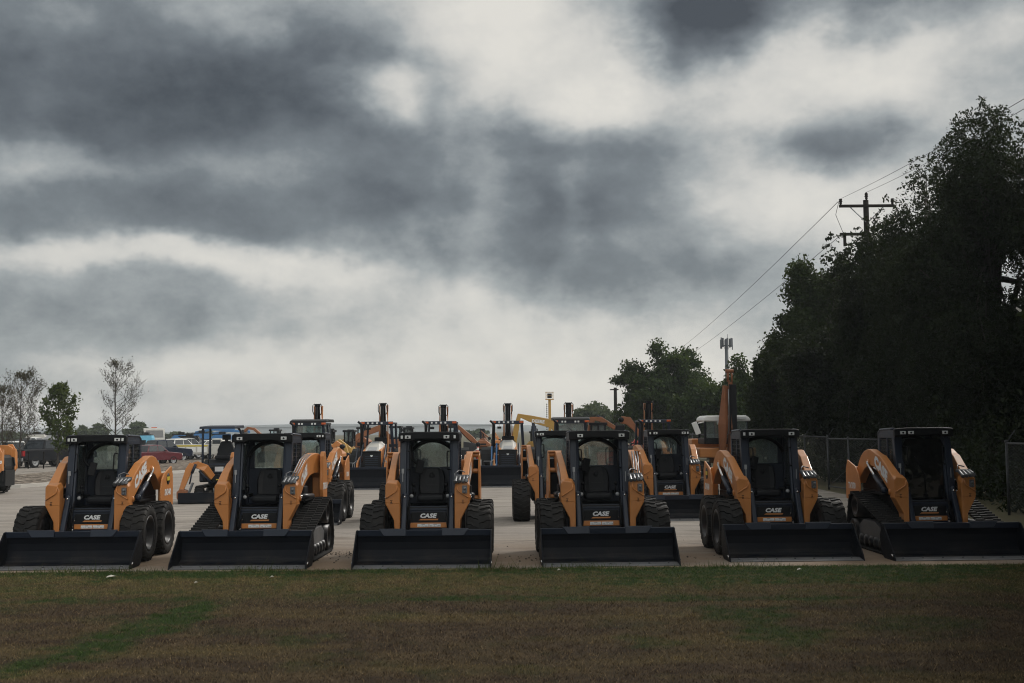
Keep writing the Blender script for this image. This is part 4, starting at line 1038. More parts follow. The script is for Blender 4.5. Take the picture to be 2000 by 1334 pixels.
def yard_mat():
    m, nt, out = new_mat('yard_concrete'); p = posvec(nt)
    st = nd(nt, 'ShaderNodeMapping', {0: p, 3: (.22, 2.2, 1)}).outputs[0]      # tyre streaks run across
    st2 = nd(nt, 'ShaderNodeMapping', {0: p, 3: (.5, 1.0, 1)}).outputs[0]
    big = noise(nt, p, .16, 5, .6); streak = noise(nt, st, 1.0, 6, .65); fine = noise(nt, p, 14, 6, .7); mid = noise(nt, st2, 1.3, 6, .62)
    c = mixc(nt, ramp(nt, big, [(.3, 0), (.7, 1)]), (.37, .335, .295), (.275, .252, .228))
    c = mixc(nt, ramp(nt, streak, [(.40, 0), (.66, .85)]), c, (.165, .145, .13))
    c = mixc(nt, ramp(nt, mid, [(.55, 0), (.68, .8)]), c, (.13, .11, .09))
    c = mixc(nt, ramp(nt, fine, [(.3, .45), (.65, 0)]), c, (.13, .115, .10))
    # washed soil near the lawn edge
    sp = nd(nt, 'ShaderNodeSeparateXYZ', {0: p})
    near = nd(nt, 'ShaderNodeMapRange', {0: sp.outputs[1], 1: 18.5, 2: 25.0, 3: 1.0, 4: 0.0}, interpolation_type='SMOOTHSTEP').outputs[0]
    soil = mth(nt, 'MULTIPLY', near, ramp(nt, noise(nt, st2, .8, 6, .65), [(.30, 0.25), (.52, 1)]))
    c = mixc(nt, mth(nt, 'MULTIPLY', soil, .95), c, mixc(nt, fine, (.14, .095, .06), (.24, .175, .12)))
    crack = nd(nt, 'ShaderNodeTexVoronoi', {'Vector': p, 'Scale': .22}, feature='DISTANCE_TO_EDGE').outputs['Distance']
    c = mixc(nt, ramp(nt, crack, [(.0, .55), (.006, 0)]), c, (.07, .06, .05))
    bp = nd(nt, 'ShaderNodeBump', {'Height': mth(nt, 'ADD', fine, mid), 'Strength': .35, 'Distance': .02})
    b = nd(nt, 'ShaderNodeBsdfPrincipled', {'Base Color': c, 'Roughness': .85, 'Specular IOR Level': .25, 'Normal': bp.outputs[0]}); nt.links.new(b.outputs[0], out.inputs[0]); return m
def gravel_mat():
    m, nt, out = new_mat('gravel_chips'); p = posvec(nt)
    v = nd(nt, 'ShaderNodeTexVoronoi', {'Vector': nd(nt, 'ShaderNodeMapping', {0: p, 3: (1, .6, 1)}).outputs[0], 'Scale': 6.0})
    f = nd(nt, 'ShaderNodeSeparateColor', {0: v.outputs['Color']}).outputs[0]
    c = ramp(nt, f, [(0, (.03, .024, .02)), (.4, (.085, .068, .055)), (.75, (.19, .16, .13)), (1, (.30, .26, .22))])
    c = mixc(nt, ramp(nt, noise(nt, p, .35, 5), [(.45, 0), (.7, .5)]), c, (.22, .19, .155))
    bp = nd(nt, 'ShaderNodeBump', {'Height': v.outputs['Distance'], 'Strength': .8, 'Distance': .05})
    b = nd(nt, 'ShaderNodeBsdfPrincipled', {'Base Color': c, 'Roughness': .95, 'Specular IOR Level': .1, 'Normal': bp.outputs[0]}); nt.links.new(b.outputs[0], out.inputs[0]); return m
GREEN = []   # grassy patches: two pixel-measured end points and half width in metres
def patch(xa, ya, xb, yb, hw, s=1.0): GREEN.append((gr(xa, ya), gr(xb, yb), hw, s))
patch(-60, 1322, 230, 1262, .42); patch(150, 1275, 420, 1182, .40); patch(300, 1215, 430, 1175, .25, .7); patch(-100, 1121, 900, 1117, .55, .95); patch(850, 1112, 2150, 1110, .75, 1.1)
patch(1000, 1135, 2050, 1125, .6, .6); patch(-50, 1178, 420, 1172, .22, .7); patch(520, 1172, 2000, 1168, .22, .75); patch(1420, 1185, 1490, 1215, .45, .95); patch(1490, 1222, 1565, 1258, .45, .9)
patch(1240, 1255, 1300, 1250, .35, .6); patch(560, 1255, 640, 1248, .3, .6); patch(1700, 1228, 1900, 1215, .5, .6); patch(600, 1160, 700, 1158, .3, .5)
def lawn_nodes(nt):
    p = posvec(nt)
    wv = nd(nt, 'ShaderNodeTexNoise', {'Vector': p, 'Scale': 1.6, 'Detail': 4.0})
    pw = nd(nt, 'ShaderNodeVectorMath', {0: p, 1: nd(nt, 'ShaderNodeVectorMath', {0: nd(nt, 'ShaderNodeVectorMath', {0: wv.outputs['Color'], 1: (.5, .5, .5)}, operation='SUBTRACT').outputs[0], 3: 1.1}, operation='SCALE').outputs[0]}, operation='ADD').outputs[0]
    g = ramp(nt, noise(nt, p, .9, 5, .6), [(.54, 0.0), (.72, .7)])
    for a, b, hw, s in GREEN:
        c = (a + b) / 2; L = (b - a).length / 2 + hw * .6; ang = math.atan2(b.y - a.y, b.x - a.x)
        mp = nd(nt, 'ShaderNodeMapping', {0: pw, 1: (c.x, c.y, 0), 2: (0, 0, ang), 3: (L, hw * 1.35, 50)}, vector_type='TEXTURE')
        gg = nd(nt, 'ShaderNodeTexGradient', {0: mp.outputs[0]}, gradient_type='SPHERICAL').outputs['Fac']
        g = mth(nt, 'ADD', g, mth(nt, 'MULTIPLY', ramp(nt, gg, [(0.0, 0.0), (.45, 1.0)]), s))
    n = noise(nt, p, 4.5, 7, .72)
    lowx = nd(nt, 'ShaderNodeMapping', {0: p, 3: (.30, 1.3, 1)}).outputs[0]
    sp = nd(nt, 'ShaderNodeSeparateXYZ', {0: p})
    band = nd(nt, 'ShaderNodeMapRange', {0: sp.outputs[1], 1: 14.0, 2: 16.2, 3: 0.0, 4: 1.0}, interpolation_type='SMOOTHSTEP').outputs[0]
    band = mth(nt, 'MULTIPLY', band, ramp(nt, noise(nt, lowx, 1.2, 5, .6), [(.30, .35), (.55, 1.0)]))
    tan = mth(nt, 'MAXIMUM', band, ramp(nt, noise(nt, lowx, .9, 6, .62), [(.46, 0.0), (.66, .8)]))
    g = mth(nt, 'ADD', g, mth(nt, 'MULTIPLY', band, ramp(nt, noise(nt, p, 2.2, 5, .65), [(.42, 0.0), (.60, .85)])))
    return p, mth(nt, 'MULTIPLY', g, ramp(nt, n, [(.36, .10), (.54, 1.0)]), clamp=True), tan
def lawn_mat():
    m, nt, out = new_mat('dry_lawn'); p, g, tan = lawn_nodes(nt)
    f = noise(nt, p, 40, 5, .7)
    c = mixc(nt, f, (.022, .016, .012), (.065, .047, .031)); c = mixc(nt, ramp(nt, noise(nt, p, 2.2, 5, .6), [(.45, 0), (.7, .8)]), c, (.10, .072, .04))
    c = mixc(nt, mth(nt, 'MULTIPLY', tan, .8), c, mixc(nt, f, (.040, .032, .014), (.135, .105, .045)))
    c = mixc(nt, g, c, mixc(nt, f, (.010, .018, .006), (.032, .052, .014)))
    bp = nd(nt, 'ShaderNodeBump', {'Height': f, 'Strength': .8, 'Distance': .03})
    b = nd(nt, 'ShaderNodeBsdfPrincipled', {'Base Color': c, 'Roughness': .95, 'Specular IOR Level': .08, 'Normal': bp.outputs[0]}); nt.links.new(b.outputs[0], out.inputs[0]); return m
def blade_mat():
    m, nt, out = new_mat('grass_blades'); p, g, tan = lawn_nodes(nt)
    r_ = nt.nodes.new('ShaderNodeNewGeometry').outputs['Random Per Island']
    dry = ramp(nt, r_, [(0, (.024, .017, .013)), (.45, (.066, .046, .033)), (.85, (.135, .095, .058)), (1, (.30, .22, .125))])
    dry = mixc(nt, tan, dry, ramp(nt, r_, [(0, (.045, .036, .015)), (.5, (.13, .10, .042)), (1, (.34, .26, .125))]))
    grn = ramp(nt, r_, [(0, (.015, .032, .009)), (.6, (.042, .080, .018)), (1, (.10, .145, .04))])
    c = mixc(nt, g, dry, grn)
    b = nd(nt, 'ShaderNodeBsdfPrincipled', {'Base Color': c, 'Roughness': .7, 'Specular IOR Level': .15})
    t = nd(nt, 'ShaderNodeBsdfTranslucent', {'Color': c}); s = nd(nt, 'ShaderNodeMixShader', {0: .3, 1: b.outputs[0], 2: t.outputs[0]})
    nt.links.new(s.outputs[0], out.inputs[0]); return m
sheet('ground', [(-3500, -200), (3500, -200), (3500, 5000), (-3500, 5000)], -.012, ground_mat())
sheet('yard', [(-60, 17.6), (10.6, 17.6), (10.6, 140), (-60, 140)], 0.0, yard_mat())
EDGE = 18.02
ex = [(-14 + .25 * i, EDGE + .05 * math.sin(i * 1.3) + random.uniform(-.05, .05)) for i in range(int(44 / .25))]
sheet('lawn', [(-14, -6), (30, -6), (30, EDGE)] + [(x, y) for x, y in reversed(ex)], .004, lawn_mat())
M['blade'] = blade_mat()
N = 420000
gx = RNG.uniform(-9.6, 9.6, N); gy = RNG.uniform(9.0, EDGE + .04, N)
keep = np.abs(gx) < gy * .50 + .8
gx, gy = gx[keep], gy[keep]; N = len(gx)
hgt = .010 + .024 * RNG.uniform(0, 1, N) ** 1.5; hgt[gy > EDGE - .35] *= 1.6
tall = RNG.uniform(0, 1, N) < .006; hgt[tall] *= 2.0
an = RNG.uniform(0, 2 * np.pi, N); lean = RNG.normal(0, .9, (N, 2)); bw_ = RNG.uniform(.002, .005, N)
o = np.stack([gx, gy, np.full(N, .003)], 1); e = np.stack([np.cos(an) * bw_, np.sin(an) * bw_, np.zeros(N)], 1)
tip = o + np.stack([lean[:, 0] * hgt, lean[:, 1] * hgt, hgt], 1)
g_ = soup('grass', np.stack([o - e, o + e, tip], 1), 'blade'); tag(g_, 'short dry brown grass with green patches', 'grass', kind='stuff')
# tufts standing above the mown height
rt_ = np.random.default_rng(31); NT, KB = 4200, 10
tx, ty = rt_.uniform(-9, 9, NT), rt_.uniform(9.2, EDGE - .1, NT); ok = np.abs(tx) < ty * .5 + .6; tx, ty = tx[ok], ty[ok]; NT = len(tx)
bx = np.repeat(tx, KB) + rt_.normal(0, .022, NT * KB); by = np.repeat(ty, KB) + rt_.normal(0, .022, NT * KB); bh = np.repeat(rt_.uniform(.02, .05, NT), KB) * rt_.uniform(.5, 1.1, NT * KB)
an = rt_.uniform(0, 6.28, NT * KB); o = np.stack([bx, by, np.full(len(bx), .003)], 1); e = np.stack([np.cos(an) * .004, np.sin(an) * .004, 0 * an], 1); ln_ = rt_.normal(0, .45, (NT * KB, 2))
tag(soup('grass_tufts', np.stack([o - e, o + e, o + np.stack([ln_[:, 0] * bh, ln_[:, 1] * bh, bh], 1)], 1), 'blade'), 'taller dry tufts in the short lawn', 'grass', kind='stuff')
# taller weeds along the bucket edges
rw = np.random.default_rng(5); NW = 900
wx = np.concatenate([rw.normal(c, .35, NW // 6) for c in (-6.1, -4.0, -.3, 1.1, 3.4, -7.0)]); wy = rw.normal(EDGE - .05, .07, len(wx)); wh = rw.uniform(.04, .13, len(wx)) * (1 + (rw.uniform(0, 1, len(wx)) > .96) * 1.3)
an = rw.uniform(0, 6.28, len(wx)); o = np.stack([wx, wy, np.full(len(wx), .003)], 1); e = np.stack([np.cos(an) * .005, np.sin(an) * .005, 0 * an], 1)
ln_ = rw.normal(0, .4, (len(wx), 2)); tag(soup('weeds', np.stack([o - e, o + e, o + np.stack([ln_[:, 0] * wh, ln_[:, 1] * wh, wh], 1)], 1), 'leafC'), 'thin green weeds at the lawn edge', 'weeds', kind='stuff')
# gravel bed with its kerb
kp = [gr(-260, 958), gr(40, 953), gr(130, 947), gr(215, 938), gr(300, 928), gr(370, 923), gr(470, 920), gr(620, 911), gr(800, 906), gr(950, 903), gr(1100, 900), gr(1200, 898)]
kp = [(p.x, p.y) for p in kp]
sheet('gravel_bed', [(kp[0][0], 139)] + [(x, y + .16) for x, y in kp] + [(kp[-1][0], 139)], .09, gravel_mat())
b = MB(); rings = [[(x, y, -.01), (x, y + .02, .14), (x, y + .18, .15), (x, y + .18, -.01)] for x, y in kp]
b.loft(rings); k_ = b.build('kerb', 'concrete', bev=.02); k_['kind'] = 'structure'
# soil clods scattered behind the lawn edge
b = MB(); rc = random.Random(9)
for (cx, cy, sx, sy, n) in [(gr(668, 1083).x, gr(668, 1083).y, .20, .40, 70), (gr(1345, 1088).x, gr(1345, 1088).y, .2, .15, 14), (gr(1040, 1090).x, gr(1040, 1090).y, .4, .3, 25), (0, 24, 6, 4, 26), (-3, 30, 8, 6, 30)]:
    for _ in range(n):
        s = rc.uniform(.004, .015); x, y = rc.gauss(cx, sx), max(18.1, rc.gauss(cy, sy))
        b.box((x, y, s * .35), (s * 2, s * 1.6, s), (rc.uniform(-.4, .4), rc.uniform(-.4, .4), rc.uniform(0, 3)))
tag(b.build('dirt_clods', 'bark'), 'dark soil clods dropped on the concrete', 'dirt', kind='stuff')
for i, (x, y, s, lb) in enumerate([(218, 1131, .075, 'largest pale paper scrap, on the lawn below the front left loader'), (531, 1132, .035, 'pale scrap on the lawn below the tracked loader with open cab'),
                           (383, 1143, .025, 'tiny pale scrap between two larger scraps on the lawn'), (1562, 1117, .04, 'pale scrap in the green grass under the shaded wheeled loader'), (1092, 1118, .03, 'pale scrap in the green grass below the loader with two roof lights')]):
    p = gr(x, y); b = MB(); rr = random.Random(i)
    b.loft([[(-s, -s * .5, .02), (-s * .2, -s * .6, .03), (-s * .2, s * .4, .05), (-s * .9, s * .5, .03)], [(s * .8, -s * .3, .035), (s * .82, -s * .29, .04), (s * .7, s * .5, .03), (s * .69, s * .48, .026)]])
    o_ = b.build('paper_scrap', 'paper', loc=(p.x, p.y, .01)); o_.rotation_euler = (0, 0, rr.uniform(-.4, .4)); tag(o_, lb, 'litter', 'scraps lying on the lawn')
# hills and warehouse far away
rh = random.Random(4); b = MB()
top = []
for i in range(80):
    x = -2200 + 4400 * i / 79; top.append((x, 2300 + 60 * math.sin(i), 7 + 5 * math.sin(i * .35) + 3 * math.sin(i * 1.1) + rh.uniform(-1, 1)))
b.loft([[(x, y - 250, -2), (x, y, max(3, z)), (x, y + 300, -2)] for x, y, z in top], smooth=True)
M['hill'] = mat('far_wooded_hill', (.055, .07, .05), .95, var=.3, scale=.01)
h_ = b.build('hills', 'hill'); h_['kind'] = 'structure'
wr = thing('warehouse', 'long low pale grey warehouse far behind the machines', 'warehouse', (at(640, 840, 700).x, 700, 0))
a0, a1 = at(398, 840, 700).x - wr.location.x, at(958, 840, 700).x - wr.location.x
b = MB(); b.b2(a0, a1, 0, 120, -1, 5.2); b.build('wall', 'wall', wr)
b = MB(); b.prism([(a0 - 1, 5.2), (a0 - 1, 5.8), (a0 + (a1 - a0) * .35, 7.0), (a1 + 1, 5.9), (a1 + 1, 5.2)], -1, 121, 'y'); b.build('roof', 'wall', wr)
b = MB()
for k in range(9): xx = a0 + (a1 - a0) * (k + .5) / 9; b.b2(xx - 2, xx + 2, -.3, -.1, 0, 3.6); b.piece()
b.each('dock_door', 'grey', wr)

# the air between here and the far warehouse
hm = bpy.data.materials.new('air'); hm.use_nodes = True; hn = hm.node_tree; hn.nodes.clear()
pv_ = nd(hn, 'ShaderNodeVolumePrincipled', {'Color': (.80, .86, .92, 1), 'Density': .0004, 'Anisotropy': .2}); ho = hn.nodes.new('ShaderNodeOutputMaterial'); hn.links.new(pv_.outputs[0], ho.inputs['Volume'])
b = MB(); b.b2(-3600, 3600, -260, 5100, -4, 19); hz = b.build('haze', hm); tag(hz, 'pale haze over the far side of the yard', 'haze', kind='stuff')
# ------------------------------------------------------------------ front row
def edge(x, y):  # bucket edge placement from its ground line
    p = gr(x, y); return p.x, p.y
X1, Y1 = -7.16, edge(110, 1114)[1]
skid('wheeled skid steer loader with open cab and yellow sticker, leftmost of the front row', X1, Y1, R(1.5), 'wheel', 'V', 'open', 'SV340', True, (-.46, -.37, .37, .46), bw=2.16)
x, y = edge(462, 1113); skid('track loader with open cab and slanted rubber tracks beside the leftmost wheeled loader', x, y, R(-1.0), 'track', 'R', 'open', 'TR310', False, (-.38, .38), hoses=True)
x, y = edge(822, 1112); skid('wheeled loader with four roof lights, between the tracked and the two light loader', x, y, R(-.5), 'wheel', 'S', 'open', None, False, (-.46, -.36, .30, .44))
x, y = edge(1195, 1107); skid('wheeled loader with just two roof lights in the front row, right of centre', x, y, R(1.6), 'wheel', 'S', 'open', None, False, (-.33, .38), hoses=True)
x, y = edge(1558, 1097); skid('wheeled skid steer loader with yellow sticker standing in shade near the trees', x, y, R(1.0), 'wheel', 'V', 'open', 'SV340', True, (-.46, -.33, .37))
x, y = edge(1888, 1095); skid('dark track loader with closed windshield under the trees', x, y, R(1.0), 'track', 'V', 'dark', 'TV370', False, (-.38, -.24, .36), bw=2.25)
# ------------------------------------------------------------------ second row
def row2(px, ybot): p = gr(px, ybot); return p.x, p.y
x, y = row2(568, 1027); skid('wheeled loader with glazed cab behind the open tracked loader', x, y, R(0), 'wheel', 'V', 'closed', 'SV280', False, (-.46, -.36, .36, .46))
x, y = row2(824, 1027); skid('wheeled loader hidden behind the third loader of the front row', x, y, R(0), 'wheel', 'V', 'open', None, False, (-.4, .4), has_bucket=False)
x, y = row2(1097, 1025); skid('wheeled loader with glazed cab and no bucket peeping out behind the front row', x, y, R(1.0), 'wheel', 'S', 'closed', None, False, (-.46, -.36, .36, .46), has_bucket=False)
x, y = row2(1330, 1018); skid('wheeled loader with open cab and lowered bucket behind the front row beside the shaded loader', x, y, R(1.0), 'wheel', 'V', 'open', None, False, (-.46, -.33, .37, .47))
p = gr(-70, 968); rt = skid('track loader parked sideways at the gravel bed, only its rear in view', p.x, p.y, R(-84), 'track', 'R', 'closed', 'TR340', False, (-.4, .4))
rt.location = (p.x - .2, p.y + .7, 0)
# ------------------------------------------------------------------ backhoes
def bh(px, ybot, **k):
    p = gr(px, ybot); return p.x, p.y
x, y = bh(575, 957); backhoe('backhoe loader with glazed cab and amber roof lamps behind the tracked loader', x, y, R(0), 'closed')
x, y = bh(716, 957); backhoe('open canopy backhoe loader with dark bucket and curved exhaust, beside the glazed one', x, y, R(-.5), 'open')
x, y = bh(851, 955); backhoe('open canopy backhoe loader mostly hidden behind the third front row loader', x, y, R(0), 'open', boom=3.2)
x, y = bh(992, 952); backhoe('open canopy backhoe loader with a blue hydraulic rod and white hood', x, y, R(0), 'open', boom=3.25, blue_rod=True, hooded='white')
x, y = bh(1125, 952); backhoe('backhoe loader with glazed cab under the light tower', x, y, R(0), 'closed', boom=3.25)
x, y = bh(1300, 949); backhoe('open canopy backhoe loader in front of the leafy trees', x, y, R(0), 'open', boom=3.3)
# ------------------------------------------------------------------ mini excavator
p = gr(407, 984); mini_excavator('small canopy excavator with folded orange boom and black blade', p.x, p.y + 1.4, R(2)).scale = (1.1, 1.1, 1.06)
# tall excavator behind the shaded loader
Y = 48.0; p = at(1412, 840, Y)
ex_ = thing('excavator', 'orange excavator with white roofed cab and boom folded straight up', 'excavator', (p.x, Y, 0))
simple_track(ex_, 3.2, .45, .75, 1.0)
b = MB(); b.cyl((0, 0, .7), (0, 0, .95), .6, 20); b.b2(-1.15, 1.15, -1.0, 2.0, .95, 1.35); b.b2(-1.15, 1.15, 1.0, 2.2, 1.3, 1.7); b.build('house', 'orange', ex_, bev=.05)
b = MB()
for (x, y) in ((-.95, -1.0), (-.30, -1.0), (-.95, .5), (-.30, .5)): b.b2(x, x + .10, y, y + .1, 1.5, 2.55)
b.b2(.30, .40, -1.0, -.9, 1.5, 2.5); b.b2(.75, .85, -1.0, -.9, 1.5, 2.5); b.b2(-.95, .85, -.98, .5, 1.5, 1.75)
c_ = b.build('cab', 'black', ex_, bev=.03)
b = MB(); b.prism([(-1.0, 2.42), (-.98, 2.58), (-.85, 2.66), (.75, 2.66), (.92, 2.55), (.95, 2.42)], -1.1, .7, 'y'); b.build('cab_roof', 'white', c_, bev=.06, seg=3)
b = MB(); b.b2(-.86, -.28, -1.02, -1.0, 1.75, 2.42); b.piece(); b.b2(.40, .78, -1.02, -1.0, 1.75, 2.42); b.each('window', 'glass', c_)
b = MB(); b.box((-1.28, -1.1, 2.15), (.22, .08, .52), (0, -.35, 0)); b.tube([(-.95, -1.05, 2.4), (-1.2, -1.1, 2.35)], .03, 6); b.build('mirror', 'white', c_, bev=.03)
b = MB(); b.b2(-.42, -.22, -1.14, -1.08, 2.28, 2.42); b.b2(.05, .75, -1.15, -1.08, 2.5, 2.62); b.build('work_light', 'lens', c_, bev=.02)
b = MB(); b.bar([(-.30, -1.3, .8), (-.28, -1.6, 2.3), (-.14, -1.5, 3.85)], .13, [.4, .42, .2]); b.bar([(-.02, -1.3, .8), (.0, -1.6, 2.2), (.02, -1.5, 4.05)], .07, [.3, .36, .2])
bo_ = b.build('boom', 'orange2', ex_, bev=.015)
b = MB(); b.bar([(.19, -1.45, 1.9), (.18, -1.5, 3.9)], .24, .2); b.cyl((.0, -1.75, 2.0), (.0, -1.7, 3.9), .035, 8); b.build('stick', 'black', bo_, bev=.01)
b = MB(); b.b2(.0, .12, -1.6, -1.4, 3.9, 4.0); b.cyl((-.03, -1.5, 4.0), (-.03, -1.5, 4.42), .05, 6); b.cyl((.13, -1.5, 3.9), (.13, -1.5, 4.42), .04, 6); b.cyl((-.12, -1.5, 4.44), (.2, -1.5, 4.44), .08, 8); b.build('linkage', 'orange2', bo_)
b = MB(); b.tube([(-.09, -1.75, 1.9), (-.06, -1.78, 3.0), (-.06, -1.75, 3.7)], .02, 5); b.tube([(-.02, -1.78, 1.85), (.06, -1.8, 1.7), (.1, -1.75, 1.9)], .02, 5); b.build('hose', 'galv', bo_)
# ------------------------------------------------------------------ machines behind the backhoes
am = arm_machine
am('compact_loader', 'yellow compact loader with black cab beside the glazed backhoe', 'loader', 62, [(655, 868), (664, 862), (672, 868), (680, 888)], [5, 9, 9, 6], 'yellow', (632, 662, 866, 884), (636, 652, 844, 868), tracks=False)
am('compact_loader', 'yellow compact loader with open black canopy left of the canopy backhoe', 'loader', 66, [(684, 870), (672, 861), (664, 866), (660, 882)], [5, 8, 8, 6], 'yellow', (664, 690, 866, 884), (674, 692, 844, 868), tracks=False)
am('track_loader', 'orange loader arm with dark bucket in front of the yellow loaders', 'loader', 58, [(648, 876), (660, 866), (670, 872)], [8, 11, 7], 'orange', (652, 672, 876, 892), None)
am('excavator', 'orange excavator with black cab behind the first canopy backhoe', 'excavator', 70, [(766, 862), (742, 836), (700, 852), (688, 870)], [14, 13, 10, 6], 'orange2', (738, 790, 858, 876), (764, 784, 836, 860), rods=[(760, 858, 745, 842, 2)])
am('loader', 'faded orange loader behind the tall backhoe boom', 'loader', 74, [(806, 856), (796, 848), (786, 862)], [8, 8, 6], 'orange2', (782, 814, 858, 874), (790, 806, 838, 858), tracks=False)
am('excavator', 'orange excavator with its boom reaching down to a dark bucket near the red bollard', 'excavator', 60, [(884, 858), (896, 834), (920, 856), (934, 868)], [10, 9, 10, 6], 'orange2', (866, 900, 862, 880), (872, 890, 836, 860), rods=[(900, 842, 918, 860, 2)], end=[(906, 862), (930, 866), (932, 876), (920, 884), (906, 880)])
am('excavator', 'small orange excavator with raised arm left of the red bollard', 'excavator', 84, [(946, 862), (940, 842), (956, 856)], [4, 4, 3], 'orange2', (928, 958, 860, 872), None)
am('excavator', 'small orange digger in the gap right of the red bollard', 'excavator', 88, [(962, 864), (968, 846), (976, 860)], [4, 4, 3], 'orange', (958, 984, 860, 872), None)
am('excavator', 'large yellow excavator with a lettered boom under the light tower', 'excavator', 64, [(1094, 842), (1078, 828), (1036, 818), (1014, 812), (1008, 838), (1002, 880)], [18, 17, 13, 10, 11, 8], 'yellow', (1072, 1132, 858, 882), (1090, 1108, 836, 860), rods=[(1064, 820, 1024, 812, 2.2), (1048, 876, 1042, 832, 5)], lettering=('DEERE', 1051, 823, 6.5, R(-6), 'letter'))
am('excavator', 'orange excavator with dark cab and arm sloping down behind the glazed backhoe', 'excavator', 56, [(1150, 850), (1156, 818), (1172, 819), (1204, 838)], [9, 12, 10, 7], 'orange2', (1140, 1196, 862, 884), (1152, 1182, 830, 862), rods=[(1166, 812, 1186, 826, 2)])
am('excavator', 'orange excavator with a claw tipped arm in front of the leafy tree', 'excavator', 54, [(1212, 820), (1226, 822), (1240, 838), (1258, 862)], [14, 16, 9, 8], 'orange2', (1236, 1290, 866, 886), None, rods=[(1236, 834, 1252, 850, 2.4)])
am('trencher', 'small red trencher between the front loaders', 'trencher', 52, [(1234, 870), (1240, 860), (1247, 868)], [5, 6, 5], 'red', (1228, 1250, 864, 882), None, tracks=False)
am('excavator', 'orange excavator arm curling above the tracked loader cab', 'excavator', 80, [(476, 845), (486, 836), (498, 838), (512, 850), (518, 862)], [5, 5, 5, 5, 5], 'orange2', (508, 548, 858, 874), (530, 546, 842, 860), end=[(471, 842), (479, 839), (481, 846), (473, 849)])
p = at(1186, 889, 46); ct = thing('container', 'orange red skip with round dark mark seen through the loader rear window', 'container', (p.x, 46, 0))
b = MB(); b.prism([(-.42, .4), (-.45, 1.25), (.45, 1.25), (.42, .4)], -.5, .5, 'y'); bd_ = b.build('body', 'red', ct, bev=.02)
b = MB(); b.b2(-.38, .38, -.4, .4, 0, .4); b.b2(-.47, .47, -.52, .52, 1.25, 1.29); b.build('base_frame', 'black', ct)
b = MB(); b.lathe([(.22, -.515), (.22, -.505), (.17, -.505), (.17, -.515)], (.12, 0, .85), 'y', 18); b.b2(-.05, .30, -.512, -.503, .82, .88); b.build('mark', 'black', bd_)
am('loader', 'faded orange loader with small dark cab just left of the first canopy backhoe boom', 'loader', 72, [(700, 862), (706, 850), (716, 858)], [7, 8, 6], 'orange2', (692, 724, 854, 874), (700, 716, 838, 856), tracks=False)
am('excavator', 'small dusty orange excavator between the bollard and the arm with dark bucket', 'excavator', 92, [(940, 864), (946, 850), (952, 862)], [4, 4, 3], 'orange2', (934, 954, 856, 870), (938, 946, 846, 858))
am('excavator', 'tiny orange digger with arm bent left beside the blue rod backhoe', 'excavator', 95, [(976, 862), (966, 850), (962, 860)], [4, 4, 3], 'orange', (966, 986, 858, 871), None)
am('compact_loader', 'dusty yellow loader with dark cab under the lettered yellow boom', 'loader', 66, [(1026, 874), (1034, 864), (1040, 876)], [6, 7, 5], 'yellow', (1026, 1060, 862, 882), (1036, 1052, 846, 866), tracks=False)
am('track_loader', 'dark tracked machine in the gap right of the two light loader', 'loader', 50, [(1206, 872), (1214, 864), (1222, 872)], [6, 7, 5], 'charcoal', (1200, 1226, 866, 886), (1206, 1220, 848, 868))
am('excavator', 'orange excavator with dark cab right of the first canopy backhoe', 'excavator', 78, [(782, 862), (776, 844), (764, 852)], [7, 8, 5], 'orange2', (770, 800, 860, 876), (782, 796, 842, 862))
# bollard
p = gr(932, 902); bo = thing('bollard', 'red and white bollard on the far kerb', 'bollard', (p.x, p.y + .4, 0))
b = MB(); b.cyl((0, 0, 0), (0, 0, 1.1), .10, 14); b.build('post', 'red', bo)
b = MB(); b.lathe([(.103, .78), (.107, .80), (.107, .92), (.103, .94), (.05, .94), (.05, .78)], (0, 0, 0), 'z', 14); b.build('white_band', 'white', bo)
b = MB(); b.lathe([(.10, 1.1), (.08, 1.15), (.02, 1.17), (.001, 1.17), (.001, 1.1)], (0, 0, 0), 'z', 14); b.build('cap', 'red', bo)
p = gr(745, 893); cn = thing('traffic_cone', 'small orange traffic cone beyond the open cab', 'cone', (at(594, 884, 74).x, 74, .1))
b = MB(); b.lathe([(.001, 0), (.16, .03), (.03, .7), (.001, .7)], (0, 0, 0), 'z', 14); b.build('cone_body', 'amber', cn)
b = MB(); b.b2(-.2, .2, -.2, .2, 0, .03); b.build('base', 'black', cn)
# ------------------------------------------------------------------ parked cars
def car(px, yb, name, label, cat, rz, paint, style, sc=.85):
    p = gr(px, yb); pickup(name, label, cat, p.x, p.y, R(rz), paint, style, sc)
car(312, 902, 'pickup_truck', 'navy pickup truck seen from behind above the wheeled loader arm', 'pickup truck', 142, 'navy', 'pickup', .86)
car(296, 908, 'pickup_truck', 'maroon pickup truck next to the navy pickup', 'pickup truck', 140, 'maroon', 'pickup', .72)
car(276, 906, 'sedan_car', 'dark red sedan behind the wire screen of the leftmost loader', 'car', 150, 'charcoal', 'sedan', .75)
car(346, 896, 'pickup_truck', 'white pickup truck beyond the navy pickup', 'pickup truck', 140, 'white', 'pickup', .88)
car(436, 897, 'suv_car', 'white estate car behind the small excavator', 'car', 120, 'white', 'suv', .92)
car(470, 893, 'suv_car', 'silver grey car beyond the white estate car', 'car', 100, 'grey', 'suv', .9)
car(86, 912, 'pickup_truck', 'charcoal pickup truck with silver bumper behind the green sapling', 'pickup truck', 158, 'charcoal', 'pickup', .95)
car(128, 906, 'pickup_truck', 'dark pickup truck with red tail lamp just left of the leftmost loader', 'pickup truck', 165, 'navy', 'pickup', .9)
car(22, 912, 'pickup_truck', 'white pickup truck with bright grille behind the sideways track loader', 'pickup truck', 30, 'white', 'pickup', .9)
car(30, 894, 'suv_car', 'navy car under the bare trees at the left edge', 'car', 95, 'navy', 'suv', .95)
